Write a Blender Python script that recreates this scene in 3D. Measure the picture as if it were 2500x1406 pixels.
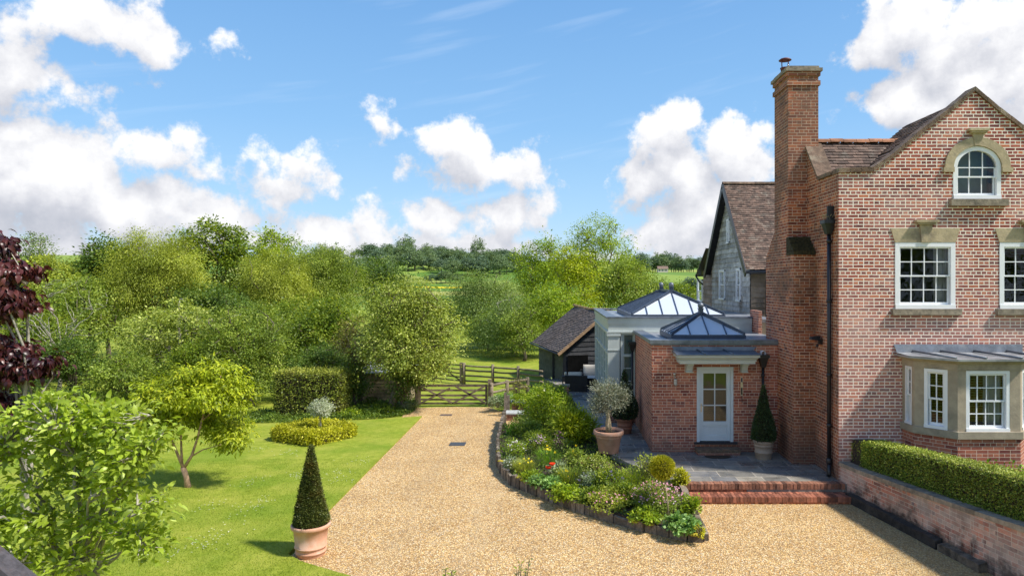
import bpy, math, random
import numpy as np
from mathutils import Vector
for o in list(bpy.data.objects): bpy.data.objects.remove(o)
S = bpy.context.scene
COL = S.collection
R = math.radians
# ------------------------------------------------------------------ camera
F, CX, CY, H = 1667.0, 1355.0, 690.0, 4.77      # focal length and vanishing point of the photograph, eye height
cam = bpy.data.cameras.new('camera'); cam_o = bpy.data.objects.new('camera', cam); COL.objects.link(cam_o)
cam.sensor_width = 36; cam.lens = 36 * F / 2500
cam.shift_x = (1250 - CX) / 2500; cam.shift_y = -(703 - CY) / 2500
cam.clip_start = .1; cam.clip_end = 5000
cam_o.location = (0, 0, H); cam_o.rotation_euler = (R(90), 0, 0); S.camera = cam_o
S.view_settings.view_transform = 'Standard'; S.view_settings.look = 'None'
S.view_settings.exposure = 1.0; S.view_settings.gamma = 1
S.cycles.max_bounces = 6; S.cycles.transparent_max_bounces = 8
S.cycles.diffuse_bounces = 3; S.cycles.glossy_bounces = 3; S.cycles.transmission_bounces = 4
S.cycles.use_denoising = True
# ------------------------------------------------------------------ sun
SUN_EL, SUN_H = R(52), Vector((.94, -.34, 0)).normalized()
SUN_DIR = Vector((SUN_H.x * math.cos(SUN_EL), SUN_H.y * math.cos(SUN_EL), math.sin(SUN_EL)))
sun = bpy.data.lights.new('sun', 'SUN'); sun.energy = 3.1; sun.angle = R(4.5); sun.color = (1, .95, .86)
sun_o = bpy.data.objects.new('sun', sun); COL.objects.link(sun_o)
sun_o.rotation_euler = SUN_DIR.to_track_quat('Z', 'Y').to_euler()
# ------------------------------------------------------------------ node helper
class NT:
    def __init__(s, tree): s.t = tree; s.n = tree.nodes; s.l = tree.links
    def add(s, typ, ins=(), **kw):
        n = s.n.new(typ)
        for k, v in kw.items(): setattr(n, k, v)
        for i, v in (ins.items() if isinstance(ins, dict) else enumerate(ins)):
            if v is None: continue
            if hasattr(v, 'is_output') or hasattr(v, 'links'): s.l.new(v, n.inputs[i])
            else: n.inputs[i].default_value = v
        return n
    def m(s, op, a, b=None, c=None, clamp=False):
        return s.add('ShaderNodeMath', [a, b, c], operation=op, use_clamp=clamp).outputs[0]
    def vm(s, op, a, b=None):
        n = s.add('ShaderNodeVectorMath', [a, b], operation=op)
        return n.outputs['Value'] if op in ('LENGTH', 'DOT_PRODUCT') else n.outputs[0]
    def mix(s, f, a, b, mode='MIX'):
        n = s.n.new('ShaderNodeMix'); n.data_type = 'RGBA'; n.blend_type = mode
        for i, v in ((0, f), (6, a), (7, b)):
            if hasattr(v, 'is_output'): s.l.new(v, n.inputs[i])
            else: n.inputs[i].default_value = v if i == 0 else (*v[:3], 1)
        return n.outputs[2]
    def ramp(s, f, stops, interp='LINEAR'):
        n = s.n.new('ShaderNodeValToRGB'); s.l.new(f, n.inputs[0]); cr = n.color_ramp; cr.interpolation = interp
        while len(cr.elements) < len(stops): cr.elements.new(.5)
        for e, (p, c) in zip(cr.elements, stops):
            e.position = p; e.color = (*c[:3], 1) if hasattr(c, '__len__') else (c, c, c, 1)
        return n.outputs[0]
    def noise(s, vec, scale, detail=3, rough=.55, dim='3D'):
        n = s.add('ShaderNodeTexNoise', noise_dimensions=dim); n.inputs['Scale'].default_value = scale
        n.inputs['Detail'].default_value = detail; n.inputs['Roughness'].default_value = rough
        if vec is not None: s.l.new(vec, n.inputs['Vector'])
        return n.outputs[0]
    def sstep(s, x, a, b):
        n = s.add('ShaderNodeMapRange', [x, a, b, 0., 1.], interpolation_type='SMOOTHSTEP'); return n.outputs[0]
# ------------------------------------------------------------------ sky
world = bpy.data.worlds.new('World'); S.world = world; world.use_nodes = True
def build_world():
    t = world.node_tree; t.nodes.clear(); n = NT(t)
    sky = n.add('ShaderNodeTexSky', sky_type='NISHITA', sun_disc=False, sun_elevation=SUN_EL,
                sun_rotation=math.atan2(SUN_DIR.x, SUN_DIR.y), altitude=50, air_density=1.0, dust_density=.6, ozone_density=2.5)
    d = n.add('ShaderNodeTexCoord').outputs['Generated']
    sep = n.add('ShaderNodeSeparateXYZ', [d])
    az = n.m('ARCTAN2', sep.outputs[0], sep.outputs[1]); el = n.m('ARCSINE', sep.outputs[2])
    C = []   # clouds: azimuth, elevation, half sizes (radians)
    for u, v, ru, rv in [(110,440,230,130),(60,340,110,70),(330,500,230,90),(150,545,300,45),(420,365,85,75),(590,380,40,34),
        (500,425,70,34),(740,410,80,60),(700,450,145,50),(925,285,45,50),(945,325,32,50),(1120,370,110,85),(1170,420,190,70),(1270,440,110,60),
        (550,530,110,75),(600,590,120,60),(790,585,140,75),(900,560,110,75),(1080,560,140,75),(1180,600,130,60),(1270,520,110,80),(1300,400,40,60),
        (1620,350,100,110),(1680,290,80,65),(1640,440,170,90),(1800,390,130,120),(1740,520,180,90),(1650,590,130,70),(1850,560,120,80),
        (2200,70,150,100),(2300,110,170,90),(2400,60,150,80),(2260,240,150,100),(2430,180,140,120),(2420,300,150,110),
        (310,70,120,100),(200,60,160,60),(20,50,90,60),(0,160,75,110),(70,250,110,45),(350,120,70,60),(525,125,60,34),(245,290,28,45),
        (80,600,210,55),(350,600,260,50),(1000,620,330,45),(1250,600,150,50),(1500,640,160,30),(1130,600,260,60),(800,600,200,55)]:
        a = math.atan2(u - CX, F); e = math.atan2(CY - v, math.hypot(F, u - CX))
        C.append((a, e, ru / F, rv / F))
    for a, e, ra, re in [(-1.2,.25,.4,.2),(1.0,.3,.4,.2),(2.0,.3,.6,.25),(-2.2,.35,.6,.2),(3.0,.22,.5,.12),(-1.7,.1,.5,.1),(1.5,.1,.5,.09),(2.6,.08,.6,.07)]: C.append((a, e, ra, re))
    g = bpy.data.node_groups.new('cloud_density', 'ShaderNodeTree')
    g.interface.new_socket('P', in_out='INPUT', socket_type='NodeSocketVector'); g.interface.new_socket('D', in_out='OUTPUT', socket_type='NodeSocketFloat')
    q = NT(g); gi = q.add('NodeGroupInput'); go = q.add('NodeGroupOutput')
    P = gi.outputs[0]
    w = q.add('ShaderNodeTexNoise', noise_dimensions='2D'); w.inputs['Scale'].default_value = 7; w.inputs['Detail'].default_value = 2; g.links.new(P, w.inputs['Vector'])
    wo = q.vm('MULTIPLY', q.vm('SUBTRACT', w.outputs['Color'], (.5, .5, .5)), (.07, .05, 0))
    PW = q.vm('ADD', P, wo)
    acc = None
    for a, e, ra, re in C:
        r = q.vm('LENGTH', q.vm('DIVIDE', q.vm('SUBTRACT', PW, (a, e, 0)), (ra, re, 1)))
        sd = q.m('MULTIPLY', q.m('SUBTRACT', r, 1.), min(ra, re) / .045)
        acc = sd if acc is None else q.m('SMOOTH_MIN', acc, sd, .2)
    mask = q.m('SUBTRACT', -.10, acc)
    n1 = q.m('MULTIPLY_ADD', q.m('SUBTRACT', q.noise(P, 75, 5, .65, '2D'), .5), .22, q.noise(P, 20, 8, .62, '2D'))
    v1 = q.add('ShaderNodeTexVoronoi', voronoi_dimensions='2D', feature='SMOOTH_F1'); v1.inputs['Scale'].default_value = 30; v1.inputs['Smoothness'].default_value = .6
    g.links.new(PW, v1.inputs['Vector'])
    puff = q.m('MULTIPLY', q.m('SUBTRACT', .45, v1.outputs['Distance']), .5)
    dd = q.m('ADD', q.m('MULTIPLY_ADD', q.m('SUBTRACT', n1, .5), 1.7, mask), puff)
    g.links.new(dd, go.inputs[0])
    p = n.add('ShaderNodeCombineXYZ', [az, el, 0.]).outputs[0]
    def dens(off):
        gn = n.add('ShaderNodeGroup', node_tree=g); n.l.new(n.vm('ADD', p, off) if off else p, gn.inputs[0]); return gn.outputs[0]
    d0 = dens(None); d1 = dens((.012, .045, 0))
    alpha = n.sstep(d0, -.06, .46)
    lit = n.m('SUBTRACT', d0, d1)
    thick = n.sstep(d0, .2, 1.6)
    shade = n.m('ADD', n.m('MULTIPLY_ADD', lit, .42, .53), n.m('MULTIPLY', thick, -.04), clamp=True)
    cc = n.ramp(shade, [(0, (.27, .285, .325)), (.30, (.33, .34, .375)), (.55, (.41, .415, .44)), (.92, (.54, .54, .545))])
    # thin high cirrus streaks
    st = n.noise(n.vm('MULTIPLY', n.vm('ADD', p, n.vm('MULTIPLY', n.add('ShaderNodeCombineXYZ', [0., az, 0.]).outputs[0], (0, -.22, 0))), (2.2, 22, 1)), 1.6, 4, .5, '2D')
    cir = n.m('MULTIPLY', n.sstep(st, .55, .85), .16)
    b = n.add('ShaderNodeMix', data_type='RGBA', blend_type='MULTIPLY'); 
    n.l.new(sky.outputs[0], b.inputs[6]); b.inputs[0].default_value = 1; b.inputs[7].default_value = (.10, .10, .10, 1)
    hz = n.sstep(el, .36, -.02)
    zen = n.ramp(el, [(0, (.29, .39, .50)), (.10, (.20, .34, .49)), (.22, (.135, .28, .47)), (.42, (.088, .215, .42)), (1, (.05, .13, .32))])
    skyc = n.mix(.8, b.outputs[2], zen)
    skyc = n.mix(cir, skyc, (.5, .54, .6))
    hor = n.m('MULTIPLY', n.sstep(el, .08, -.02), .5)
    skyc = n.mix(hor, skyc, (.42, .47, .54))
    col = n.mix(alpha, skyc, cc)
    bg = n.add('ShaderNodeBackground', [col, 1.0]); out = n.add('ShaderNodeOutputWorld', [bg.outputs[0]])
    world.cycles.sampling_method = 'MANUAL'; world.cycles.sample_map_resolution = 512
build_world()
# ------------------------------------------------------------------ coordinates taken from the photograph
def W(u, v, s): return Vector(((u - CX) / s, F / s, H - (v - CY) / s))          # s = pixels per metre at that distance
def G(u, v, z=0.): s = (v - CY) / (H - z); return Vector(((u - CX) / s, F / s, z))
def wx(u, s): return (u - CX) / s
def wz(v, s): return H - (v - CY) / s
# ------------------------------------------------------------------ object helpers
def tag(o, label=None, cat=None, group=None, kind=None):
    if label: o['label'] = label
    if cat: o['category'] = cat
    if group: o['group'] = group
    if kind: o['kind'] = kind
    return o
def thing(name, label, cat, loc=(0, 0, 0), group=None):
    o = bpy.data.objects.new(name, None); COL.objects.link(o); o.location = loc; o.empty_display_size = .1
    return tag(o, label, cat, group)
def world_off(p):
    v = Vector((0, 0, 0))
    while p is not None: v += p.location; p = p.parent
    return v
def link(name, me, mat, parent=None, loc=None):
    o = bpy.data.objects.new(name, me); COL.objects.link(o)
    if mat is not None: me.materials.append(mat)
    if parent is not None: o.parent = parent
    if loc is not None: o.location = loc
    return o
def np_mesh(name, V, Fc, mat, parent=None, rnd=None, smooth=False, loc=None, rel=True):
    """V n x 3, Fc m x k array of equal-sided faces. World coordinates unless rel is False."""
    V = np.asarray(V, float)
    off = world_off(parent) if parent is not None else (Vector(loc) if loc is not None else Vector((0, 0, 0)))
    if rel: V = V - np.array(off)
    me = bpy.data.meshes.new(name); k = Fc.shape[1]; m = len(Fc)
    me.vertices.add(len(V)); me.vertices.foreach_set('co', V.astype(np.float32).ravel())
    me.loops.add(m * k); me.loops.foreach_set('vertex_index', Fc.astype(np.int32).ravel())
    me.polygons.add(m); me.polygons.foreach_set('loop_start', np.arange(0, m * k, k, dtype=np.int32))
    me.update(calc_edges=True)
    if rnd is not None:
        a = me.attributes.new('rnd', 'FLOAT', 'FACE'); a.data.foreach_set('value', np.asarray(rnd, np.float32))
    if smooth: me.polygons.foreach_set('use_smooth', np.ones(m, bool))
    return link(name, me, mat, parent, loc)
def copy_thing(o, loc=None, rz=None, parent=None):
    c = o.copy(); COL.objects.link(c); c.parent = parent
    for ch in list(o.children): copy_thing(ch, parent=c)
    if loc is not None: c.location = loc
    if rz is not None: c.rotation_euler = (0, 0, rz)
    return c
Z3 = Vector((0, 0, 1))
class MB:
    """collects faces (world coordinates, or a local frame O,U,N) and links them as ONE mesh object"""
    def __init__(s, O=None, U=None, N=None):
        s.v = []; s.f = []; s.r = []; s.sm = []; s.cur = None; s.O = O; s.U = U; s.N = N
    def T(s, p):
        if s.O is None: return Vector(p)
        return s.O + s.U * p[0] + s.N * p[1] + Z3 * p[2]      # local: along, outward, up
    def poly(s, pts, sm=False, r=None):
        i = len(s.v); s.v += [s.T(p) for p in pts]; s.f.append(list(range(i, i + len(pts))))
        s.r.append(s.cur if r is None and s.cur is not None else (random.random() if r is None else r)); s.sm.append(sm)
    def hexa(s, b, t):   # b, t: 4 points each, counter-clockwise seen from above
        s.poly([b[3], b[2], b[1], b[0]]); s.poly(t)
        for i in range(4):
            j = (i + 1) % 4; s.poly([b[i], b[j], t[j], t[i]])
    def box(s, x0, x1, y0, y1, z0, z1):
        if s.O is not None:  # keep outward winding whatever the frame's handedness
            if s.U.cross(s.N).z < 0:
                b = [(x0, y0, z0), (x0, y1, z0), (x1, y1, z0), (x1, y0, z0)]
            else: b = [(x0, y0, z0), (x1, y0, z0), (x1, y1, z0), (x0, y1, z0)]
        else: b = [(x0, y0, z0), (x1, y0, z0), (x1, y1, z0), (x0, y1, z0)]
        s.hexa(b, [(p[0], p[1], z1) for p in b])
    def bar(s, a, b, w, h, up=Z3):   # rectangular bar between two points
        a = s.T(a); b = s.T(b); d = (b - a).normalized(); sd = d.cross(up)
        sd = sd.normalized() if sd.length > 1e-4 else Vector((1, 0, 0)); q = sd.cross(d).normalized()
        A = [a + sd * x * w / 2 + q * y * h / 2 for x, y in ((-1, -1), (1, -1), (1, 1), (-1, 1))]
        B = [p + (b - a) for p in A]; O = s.O; s.O = None
        s.poly([A[0], A[1], A[2], A[3]]); s.poly([B[3], B[2], B[1], B[0]])
        for i in range(4):
            j = (i + 1) % 4; s.poly([A[i], B[i], B[j], A[j]])
        s.O = O
    def tube(s, pts, rad, n=6, caps=True):
        pts = [s.T(p) for p in pts]; O = s.O; s.O = None
        if not hasattr(rad, '__len__'): rad = [rad] * len(pts)
        rings = []; pr = None
        for i, p in enumerate(pts):
            d = (pts[min(i + 1, len(pts) - 1)] - pts[max(i - 1, 0)]).normalized()
            a = pr if pr is not None else (Vector((1, 0, 0)) if abs(d.x) < .9 else Vector((0, 1, 0)))
            a = (a - d * a.dot(d)).normalized(); pr = a; b = d.cross(a)
            rings.append([p + (a * math.cos(2 * math.pi * k / n) + b * math.sin(2 * math.pi * k / n)) * rad[i] for k in range(n)])
        i0 = len(s.v); rr = random.random()
        for g in rings: s.v += g
        for i in range(len(rings) - 1):
            for k in range(n):
                a = i0 + i * n + k; b = i0 + i * n + (k + 1) % n
                s.f.append([a, b, b + n, a + n]); s.r.append(rr); s.sm.append(n > 4)
        if caps:
            s.f.append([i0 + k for k in range(n)][::-1]); s.r.append(rr); s.sm.append(False)
            e = i0 + (len(rings) - 1) * n; s.f.append([e + k for k in range(n)]); s.r.append(rr); s.sm.append(False)
        s.O = O
    def lathe(s, prof, c=(0, 0, 0), n=32, sm=True):   # prof: (radius, z)
        c = Vector(c); i0 = len(s.v); rr = random.random()
        for r, z in prof:
            for k in range(n):
                a = 2 * math.pi * k / n; s.v.append(s.T(c + Vector((r * math.cos(a), r * math.sin(a), z))))
        for i in range(len(prof) - 1):
            for k in range(n):
                a = i0 + i * n + k; b = i0 + i * n + (k + 1) % n
                s.f.append([a, b, b + n, a + n]); s.r.append(rr); s.sm.append(sm)
    def ball(s, c, r, n=16):
        s.lathe([(max(1e-3, r * math.sin(math.pi * i / 8)), -r * math.cos(math.pi * i / 8)) for i in range(9)], c, n)
    def build(s, name, mat, parent=None, loc=None, bevel=0, group=None):
        off = world_off(parent) if parent is not None else (Vector(loc) if loc is not None else Vector((0, 0, 0)))
        me = bpy.data.meshes.new(name)
        me.from_pydata([tuple(v - off) for v in s.v], [], s.f)
        me.polygons.foreach_set('use_smooth', s.sm)
        uv = me.uv_layers.new(name='UVMap'); k = 0; dat = np.zeros((len(me.loops), 2), np.float32)
        for f in s.f:
            P = [s.v[i] for i in f]; nn = Vector((0, 0, 0))
            for a in range(1, len(P) - 1): nn += (P[a] - P[0]).cross(P[a + 1] - P[0])
            nn = nn.normalized() if nn.length > 1e-12 else Z3
            if abs(nn.z) > .98: uu, vv = Vector((1, 0, 0)), Vector((0, 1, 0))
            else: uu = Z3.cross(nn).normalized(); vv = nn.cross(uu)
            for p in P: dat[k] = (p.dot(uu), p.dot(vv)); k += 1
        uv.data.foreach_set('uv', dat.ravel())
        a = me.attributes.new('rnd', 'FLOAT', 'FACE'); a.data.foreach_set('value', np.asarray(s.r, np.float32))
        o = link(name, me, mat, parent, loc)
        if bevel:
            m = o.modifiers.new('bevel', 'BEVEL'); m.width = bevel; m.segments = 2; m.limit_method = 'ANGLE'
        return o
# ------------------------------------------------------------------ materials
def new_mat(name):
    m = bpy.data.materials.new(name); m.use_nodes = True; t = m.node_tree; t.nodes.clear(); n = NT(t)
    out = n.add('ShaderNodeOutputMaterial'); b = n.add('ShaderNodeBsdfPrincipled'); n.l.new(b.outputs[0], out.inputs[0])
    return m, n, b, out
def setb(n, b, **kw):
    for k, v in kw.items():
        i = b.inputs[{'col': 'Base Color', 'rough': 'Roughness', 'metal': 'Metallic', 'spec': 'Specular IOR Level', 'coat': 'Coat Weight', 'nrm': 'Normal'}[k]]
        if hasattr(v, 'is_output'): n.l.new(v, i)
        else: i.default_value = (*v[:3], 1) if k == 'col' else v
def bump(n, h, dist, strength=1.):
    bb = n.add('ShaderNodeBump'); bb.inputs['Strength'].default_value = strength; bb.inputs['Distance'].default_value = dist
    n.l.new(h, bb.inputs['Height']); return bb.outputs[0]
def geo_pos(n): return n.add('ShaderNodeNewGeometry').outputs['Position']
def uvn(n): return n.add('ShaderNodeTexCoord').outputs['UV']
def plain(name, col, rough=.6, var=.12, scale=6, metal=0., spec=.5, bmp=0., dirt=None, rnd=0.):
    m, n, b, _ = new_mat(name); P = geo_pos(n)
    ns = n.noise(P, scale, 5, .65)
    c = n.mix(n.sstep(ns, .3, .7), tuple(x * (1 - var) for x in col), tuple(min(1, x * (1 + var)) for x in col))
    if dirt: c = n.mix(n.m('MULTIPLY', n.sstep(n.noise(P, scale * .37, 6, .7), .5, .72), .8), c, dirt)
    if rnd:
        a = n.add('ShaderNodeAttribute', attribute_name='rnd').outputs['Fac']
        c = n.mix(1., c, n.ramp(a, [(0, 1 - rnd), (1, 1 + rnd * .6)]), 'MULTIPLY')
    setb(n, b, col=c, rough=rough, metal=metal, spec=spec)
    if bmp: setb(n, b, nrm=bump(n, n.noise(P, scale * 5, 4, .6), bmp))
    return m
def brick_mat(name, stops, mortar, joint=.006, bw=.235, rh=.075, freq=3, squash=.5, blotch=None, blotch_amt=.5, dark=None, dark_amt=.6, zgrad=None, wob=.006, rough=.85, jcol2=None):
    m, n, b, _ = new_mat(name); P = geo_pos(n); uv = uvn(n)
    wv = n.add('ShaderNodeTexNoise'); wv.inputs['Scale'].default_value = 9; wv.inputs['Detail'].default_value = 3; n.l.new(P, wv.inputs['Vector'])
    uv2 = n.vm('ADD', uv, n.vm('MULTIPLY', n.vm('SUBTRACT', wv.outputs['Color'], (.5, .5, .5)), (wob * 2, wob * 1.6, 0)))
    br = n.add('ShaderNodeTexBrick', offset=.5, offset_frequency=2, squash=squash, squash_frequency=freq)
    n.l.new(uv2, br.inputs['Vector'])
    for k, v in (('Color1', (0, 0, 0, 1)), ('Color2', (1, 1, 1, 1)), ('Mortar', (.5, .5, .5, 1))): br.inputs[k].default_value = v
    for k, v in (('Scale', 1), ('Mortar Size', joint), ('Mortar Smooth', .25), ('Bias', 0), ('Brick Width', bw), ('Row Height', rh)): br.inputs[k].default_value = v
    cb = n.ramp(br.outputs[0], stops)
    cb = n.mix(1., cb, n.ramp(n.noise(P, 1.3, 6, .7), [(.3, (.74, .70, .70)), (.5, (1, 1, 1)), (.72, (1.22, 1.12, 1.05))]), 'MULTIPLY')
    fine = n.noise(P, 60, 4, .7); cb = n.mix(1., cb, n.ramp(fine, [(.25, .72), (.75, 1.25)]), 'MULTIPLY')
    if blotch: cb = n.mix(n.m('MULTIPLY', n.sstep(n.m('MULTIPLY_ADD', n.noise(P, 14, 5, .7), .35, n.noise(P, .9, 4, .6)), .58, .85), blotch_amt), cb, blotch)
    mc = mortar if not jcol2 else n.mix(n.sstep(n.noise(P, 2.2, 5, .6), .42, .62), mortar, jcol2)
    c = n.mix(br.outputs['Fac'], cb, mc)
    if dark: c = n.mix(n.m('MULTIPLY', n.sstep(n.m('MULTIPLY_ADD', n.noise(P, 7, 5, .7), .4, n.noise(P, .8, 4, .6)), .62, .88), dark_amt), c, dark)
    if zgrad:   # weathering by height: (z0, z1, colour, amount)
        sep = n.add('ShaderNodeSeparateXYZ', [P])
        for z0, z1, colr, amt in zgrad:
            g = n.sstep(n.m('MULTIPLY_ADD', n.m('SUBTRACT', n.noise(P, 2.5, 5, .65), .5), 1.6, sep.outputs[2]), z0, z1)
            c = n.mix(n.m('MULTIPLY', g, amt), c, colr)
    hgt = n.m('MULTIPLY_ADD', br.outputs['Fac'], -1., n.m('MULTIPLY', fine, .35))
    setb(n, b, col=c, rough=rough, spec=.25, nrm=bump(n, hgt, .008, .8))
    return m
def leaf_mat(name, c0, c1, c2=None, trans=.35, rough=.5, spec=.35, patch=None, patch_amt=.0, patch_scale=1.2):
    m, n, b, out = new_mat(name)
    a = n.add('ShaderNodeAttribute', attribute_name='rnd').outputs['Fac']
    c = n.ramp(a, [(0, c0), (.55, c1), (1, c2 or tuple(min(1, x * 1.35) for x in c1))])
    P = n.add('ShaderNodeTexCoord').outputs['Object']
    c = n.mix(1., c, n.ramp(n.noise(P, 1.1, 2, .5), [(.3, .78), (.7, 1.2)]), 'MULTIPLY')
    if patch: c = n.mix(n.m('MULTIPLY', n.sstep(n.noise(P, patch_scale, 3, .6), .5, .66), patch_amt), c, patch)
    setb(n, b, col=c, rough=rough, spec=spec)
    tr = n.add('ShaderNodeBsdfTranslucent'); n.l.new(n.mix(1., c, (1.25, 1.2, .55), 'MULTIPLY'), tr.inputs[0])
    mx = n.add('ShaderNodeMixShader', [trans, b.outputs[0], tr.outputs[0]]); n.l.new(mx.outputs[0], out.inputs[0])
    return m
def glass_mat(name, tint=(.9, .95, 1), rough=.0, opacity=.0, body=(.1, .12, .15), base_r=.09):
    m, n, b, out = new_mat(name)
    P = geo_pos(n)
    gl = n.add('ShaderNodeBsdfGlossy'); gl.inputs['Roughness'].default_value = rough; gl.inputs[0].default_value = (*tint, 1)
    n.l.new(bump(n, n.noise(P, 1.7, 2), .02, .25), gl.inputs['Normal'])
    tr = n.add('ShaderNodeBsdfTransparent'); tr.inputs[0].default_value = (*tint, 1)
    df = n.add('ShaderNodeBsdfDiffuse'); df.inputs[0].default_value = (*body, 1)
    base = n.add('ShaderNodeMixShader', [opacity, tr.outputs[0], df.outputs[0]])
    fr = n.add('ShaderNodeLayerWeight'); fr.inputs[0].default_value = .25
    fac = n.m('MULTIPLY_ADD', fr.outputs['Fresnel'], .9, base_r, clamp=True)
    mx = n.add('ShaderNodeMixShader', [fac, base.outputs[0], gl.outputs[0]]); n.l.new(mx.outputs[0], out.inputs[0])
    return m
M = {}
BR = [(0, (.10, .035, .03)), (.25, (.19, .065, .045)), (.5, (.28, .10, .065)), (.75, (.36, .14, .085)), (1, (.20, .085, .075))]
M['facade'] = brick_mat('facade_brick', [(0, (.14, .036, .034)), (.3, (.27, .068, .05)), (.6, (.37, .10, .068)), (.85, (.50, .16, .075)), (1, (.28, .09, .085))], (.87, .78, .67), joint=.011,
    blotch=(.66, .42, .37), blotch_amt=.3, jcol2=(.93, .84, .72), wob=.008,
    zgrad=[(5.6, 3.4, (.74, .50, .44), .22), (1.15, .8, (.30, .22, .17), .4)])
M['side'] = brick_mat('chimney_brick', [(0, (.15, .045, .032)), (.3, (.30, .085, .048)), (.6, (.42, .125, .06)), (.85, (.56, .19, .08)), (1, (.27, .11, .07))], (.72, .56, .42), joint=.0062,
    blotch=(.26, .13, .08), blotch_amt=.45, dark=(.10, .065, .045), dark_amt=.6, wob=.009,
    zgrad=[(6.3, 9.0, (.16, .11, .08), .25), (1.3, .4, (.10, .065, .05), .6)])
M['ext'] = brick_mat('extension_brick', [(0, (.20, .06, .05)), (.3, (.33, .105, .07)), (.6, (.44, .15, .09)), (.85, (.52, .20, .12)), (1, (.28, .10, .08))], (.74, .60, .47), joint=.0052,
    blotch=(.42, .22, .16), blotch_amt=.35, zgrad=[(.75, .35, (.20, .12, .09), .55)], wob=.005)
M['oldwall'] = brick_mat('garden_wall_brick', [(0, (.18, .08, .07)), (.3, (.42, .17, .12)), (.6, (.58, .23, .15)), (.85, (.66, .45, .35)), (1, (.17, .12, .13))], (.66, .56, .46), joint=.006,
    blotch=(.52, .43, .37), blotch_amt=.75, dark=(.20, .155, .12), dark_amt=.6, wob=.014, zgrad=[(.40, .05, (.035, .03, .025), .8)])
M['steps'] = brick_mat('step_brick', [(0, (.20, .06, .03)), (.5, (.42, .13, .06)), (1, (.52, .22, .12))], (.14, .09, .06), joint=.005, bw=.075, rh=.2, freq=2, squash=1,
    dark=(.10, .06, .045), dark_amt=.7, rough=.55)
M['stone'] = plain('golden_sandstone', (.42, .34, .21), .85, .16, 5, dirt=(.20, .165, .12), bmp=.006)
M['stone_grey'] = plain('bay_sandstone', (.36, .30, .215), .85, .14, 4, dirt=(.19, .16, .12), bmp=.005)
M['coping'] = plain('lichened_coping', (.16, .105, .07), .95, .35, 7, dirt=(.33, .28, .20), bmp=.015, rnd=.35)
M['copewall'] = plain('weathered_coping', (.28, .235, .175), .95, .3, 8, dirt=(.10, .09, .07), bmp=.01, rnd=.15)
M['tile'] = plain('clay_roof_tile', (.135, .085, .062), .85, .35, 9, dirt=(.28, .24, .19), bmp=.006, rnd=.55)
M['tile_barn'] = plain('barn_roof_tile', (.13, .10, .085), .85, .3, 7, dirt=(.08, .06, .05), bmp=.006, rnd=.45)
M['ridge'] = plain('ridge_tile', (.34, .15, .075), .85, .3, 5, dirt=(.14, .10, .07), bmp=.006, rnd=.3)
M['ridge_moss'] = plain('mossy_ridge_tile', (.26, .17, .06), .9, .35, 8, dirt=(.20, .15, .03), bmp=.01, rnd=.3)
M['white'] = plain('white_paint', (.80, .81, .83), .35, .03, 3)
M['grey'] = plain('sage_grey_paint', (.50, .54, .52), .4, .05, 3)
M['greydoor'] = plain('pale_grey_door_paint', (.56, .62, .66), .35, .04, 3)
M['lead'] = plain('lead_sheet', (.15, .17, .20), .42, .28, 5, metal=.35, dirt=(.25, .26, .27), bmp=.003)
M['leadlight'] = plain('pale_lead_sheet', (.28, .29, .31), .4, .3, 4, metal=.25, dirt=(.15, .16, .17), bmp=.003)
M['darkmetal'] = plain('dark_glazing_bar', (.06, .08, .12), .4, .15, 6, metal=.2)
M['black'] = plain('black_cast_iron', (.012, .013, .017), .4, .2, 8)
M['board'] = plain('weathered_oak_boards', (.38, .375, .35), .85, .3, 3, dirt=(.19, .15, .105), bmp=.01, rnd=.35)
M['boardbrown'] = plain('brown_oak_boards', (.27, .205, .16), .85, .25, 3, dirt=(.12, .09, .07), bmp=.01, rnd=.35)
M['blackboard'] = plain('black_stained_boards', (.028, .029, .033), .7, .35, 4, dirt=(.05, .05, .055), bmp=.008, rnd=.5)
M['oak'] = plain('oak_verge_board', (.32, .20, .11), .8, .25, 6, bmp=.004)
M['fence'] = plain('weathered_fence_rail', (.21, .165, .11), .9, .35, 9, dirt=(.10, .085, .06), bmp=.006, rnd=.35)
M['log'] = plain('old_timber_stakes', (.21, .17, .125), .95, .35, 12, dirt=(.07, .055, .04), bmp=.012, rnd=.5)
M['sleeper'] = plain('tarred_sleeper', (.030, .026, .022), .9, .5, 7, dirt=(.09, .075, .055), bmp=.015)
M['bark'] = plain('grey_brown_bark', (.15, .12, .085), .95, .35, 14, bmp=.015)
M['barkpink'] = plain('flaking_pale_bark', (.48, .31, .20), .9, .3, 14, dirt=(.20, .12, .07), bmp=.01)
M['barkpale'] = plain('pale_bark', (.36, .33, .27), .9, .3, 10, dirt=(.15, .13, .1), bmp=.01)
M['olivebark'] = plain('olive_bark', (.38, .31, .2), .9, .3, 20, dirt=(.16, .12, .08), bmp=.012)
M['terracotta'] = plain('terracotta', (.58, .31, .20), .8, .12, 5, dirt=(.66, .47, .37), bmp=.002)
M['terracotta_dark'] = plain('red_terracotta', (.36, .15, .09), .8, .15, 5, dirt=(.45, .27, .18), bmp=.002)
M['terracotta_grey'] = plain('weathered_terracotta', (.36, .27, .20), .85, .15, 6, dirt=(.26, .20, .15), bmp=.003)
M['soil'] = plain('soil', (.045, .03, .02), .95, .4, 20, bmp=.02)
M['wicker'] = plain('black_wicker', (.02, .018, .018), .6, .35, 60, bmp=.006)
M['cushion'] = plain('cream_cushion', (.62, .56, .48), .9, .06, 10)
M['nickel'] = plain('brushed_nickel', (.55, .50, .44), .3, .1, 8, metal=.85)
M['lampglass'] = plain('lamp_glass', (.45, .42, .38), .12, .15, 9)
M['glass'] = glass_mat('window_glass', (.86, .91, .97), base_r=.022)
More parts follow.
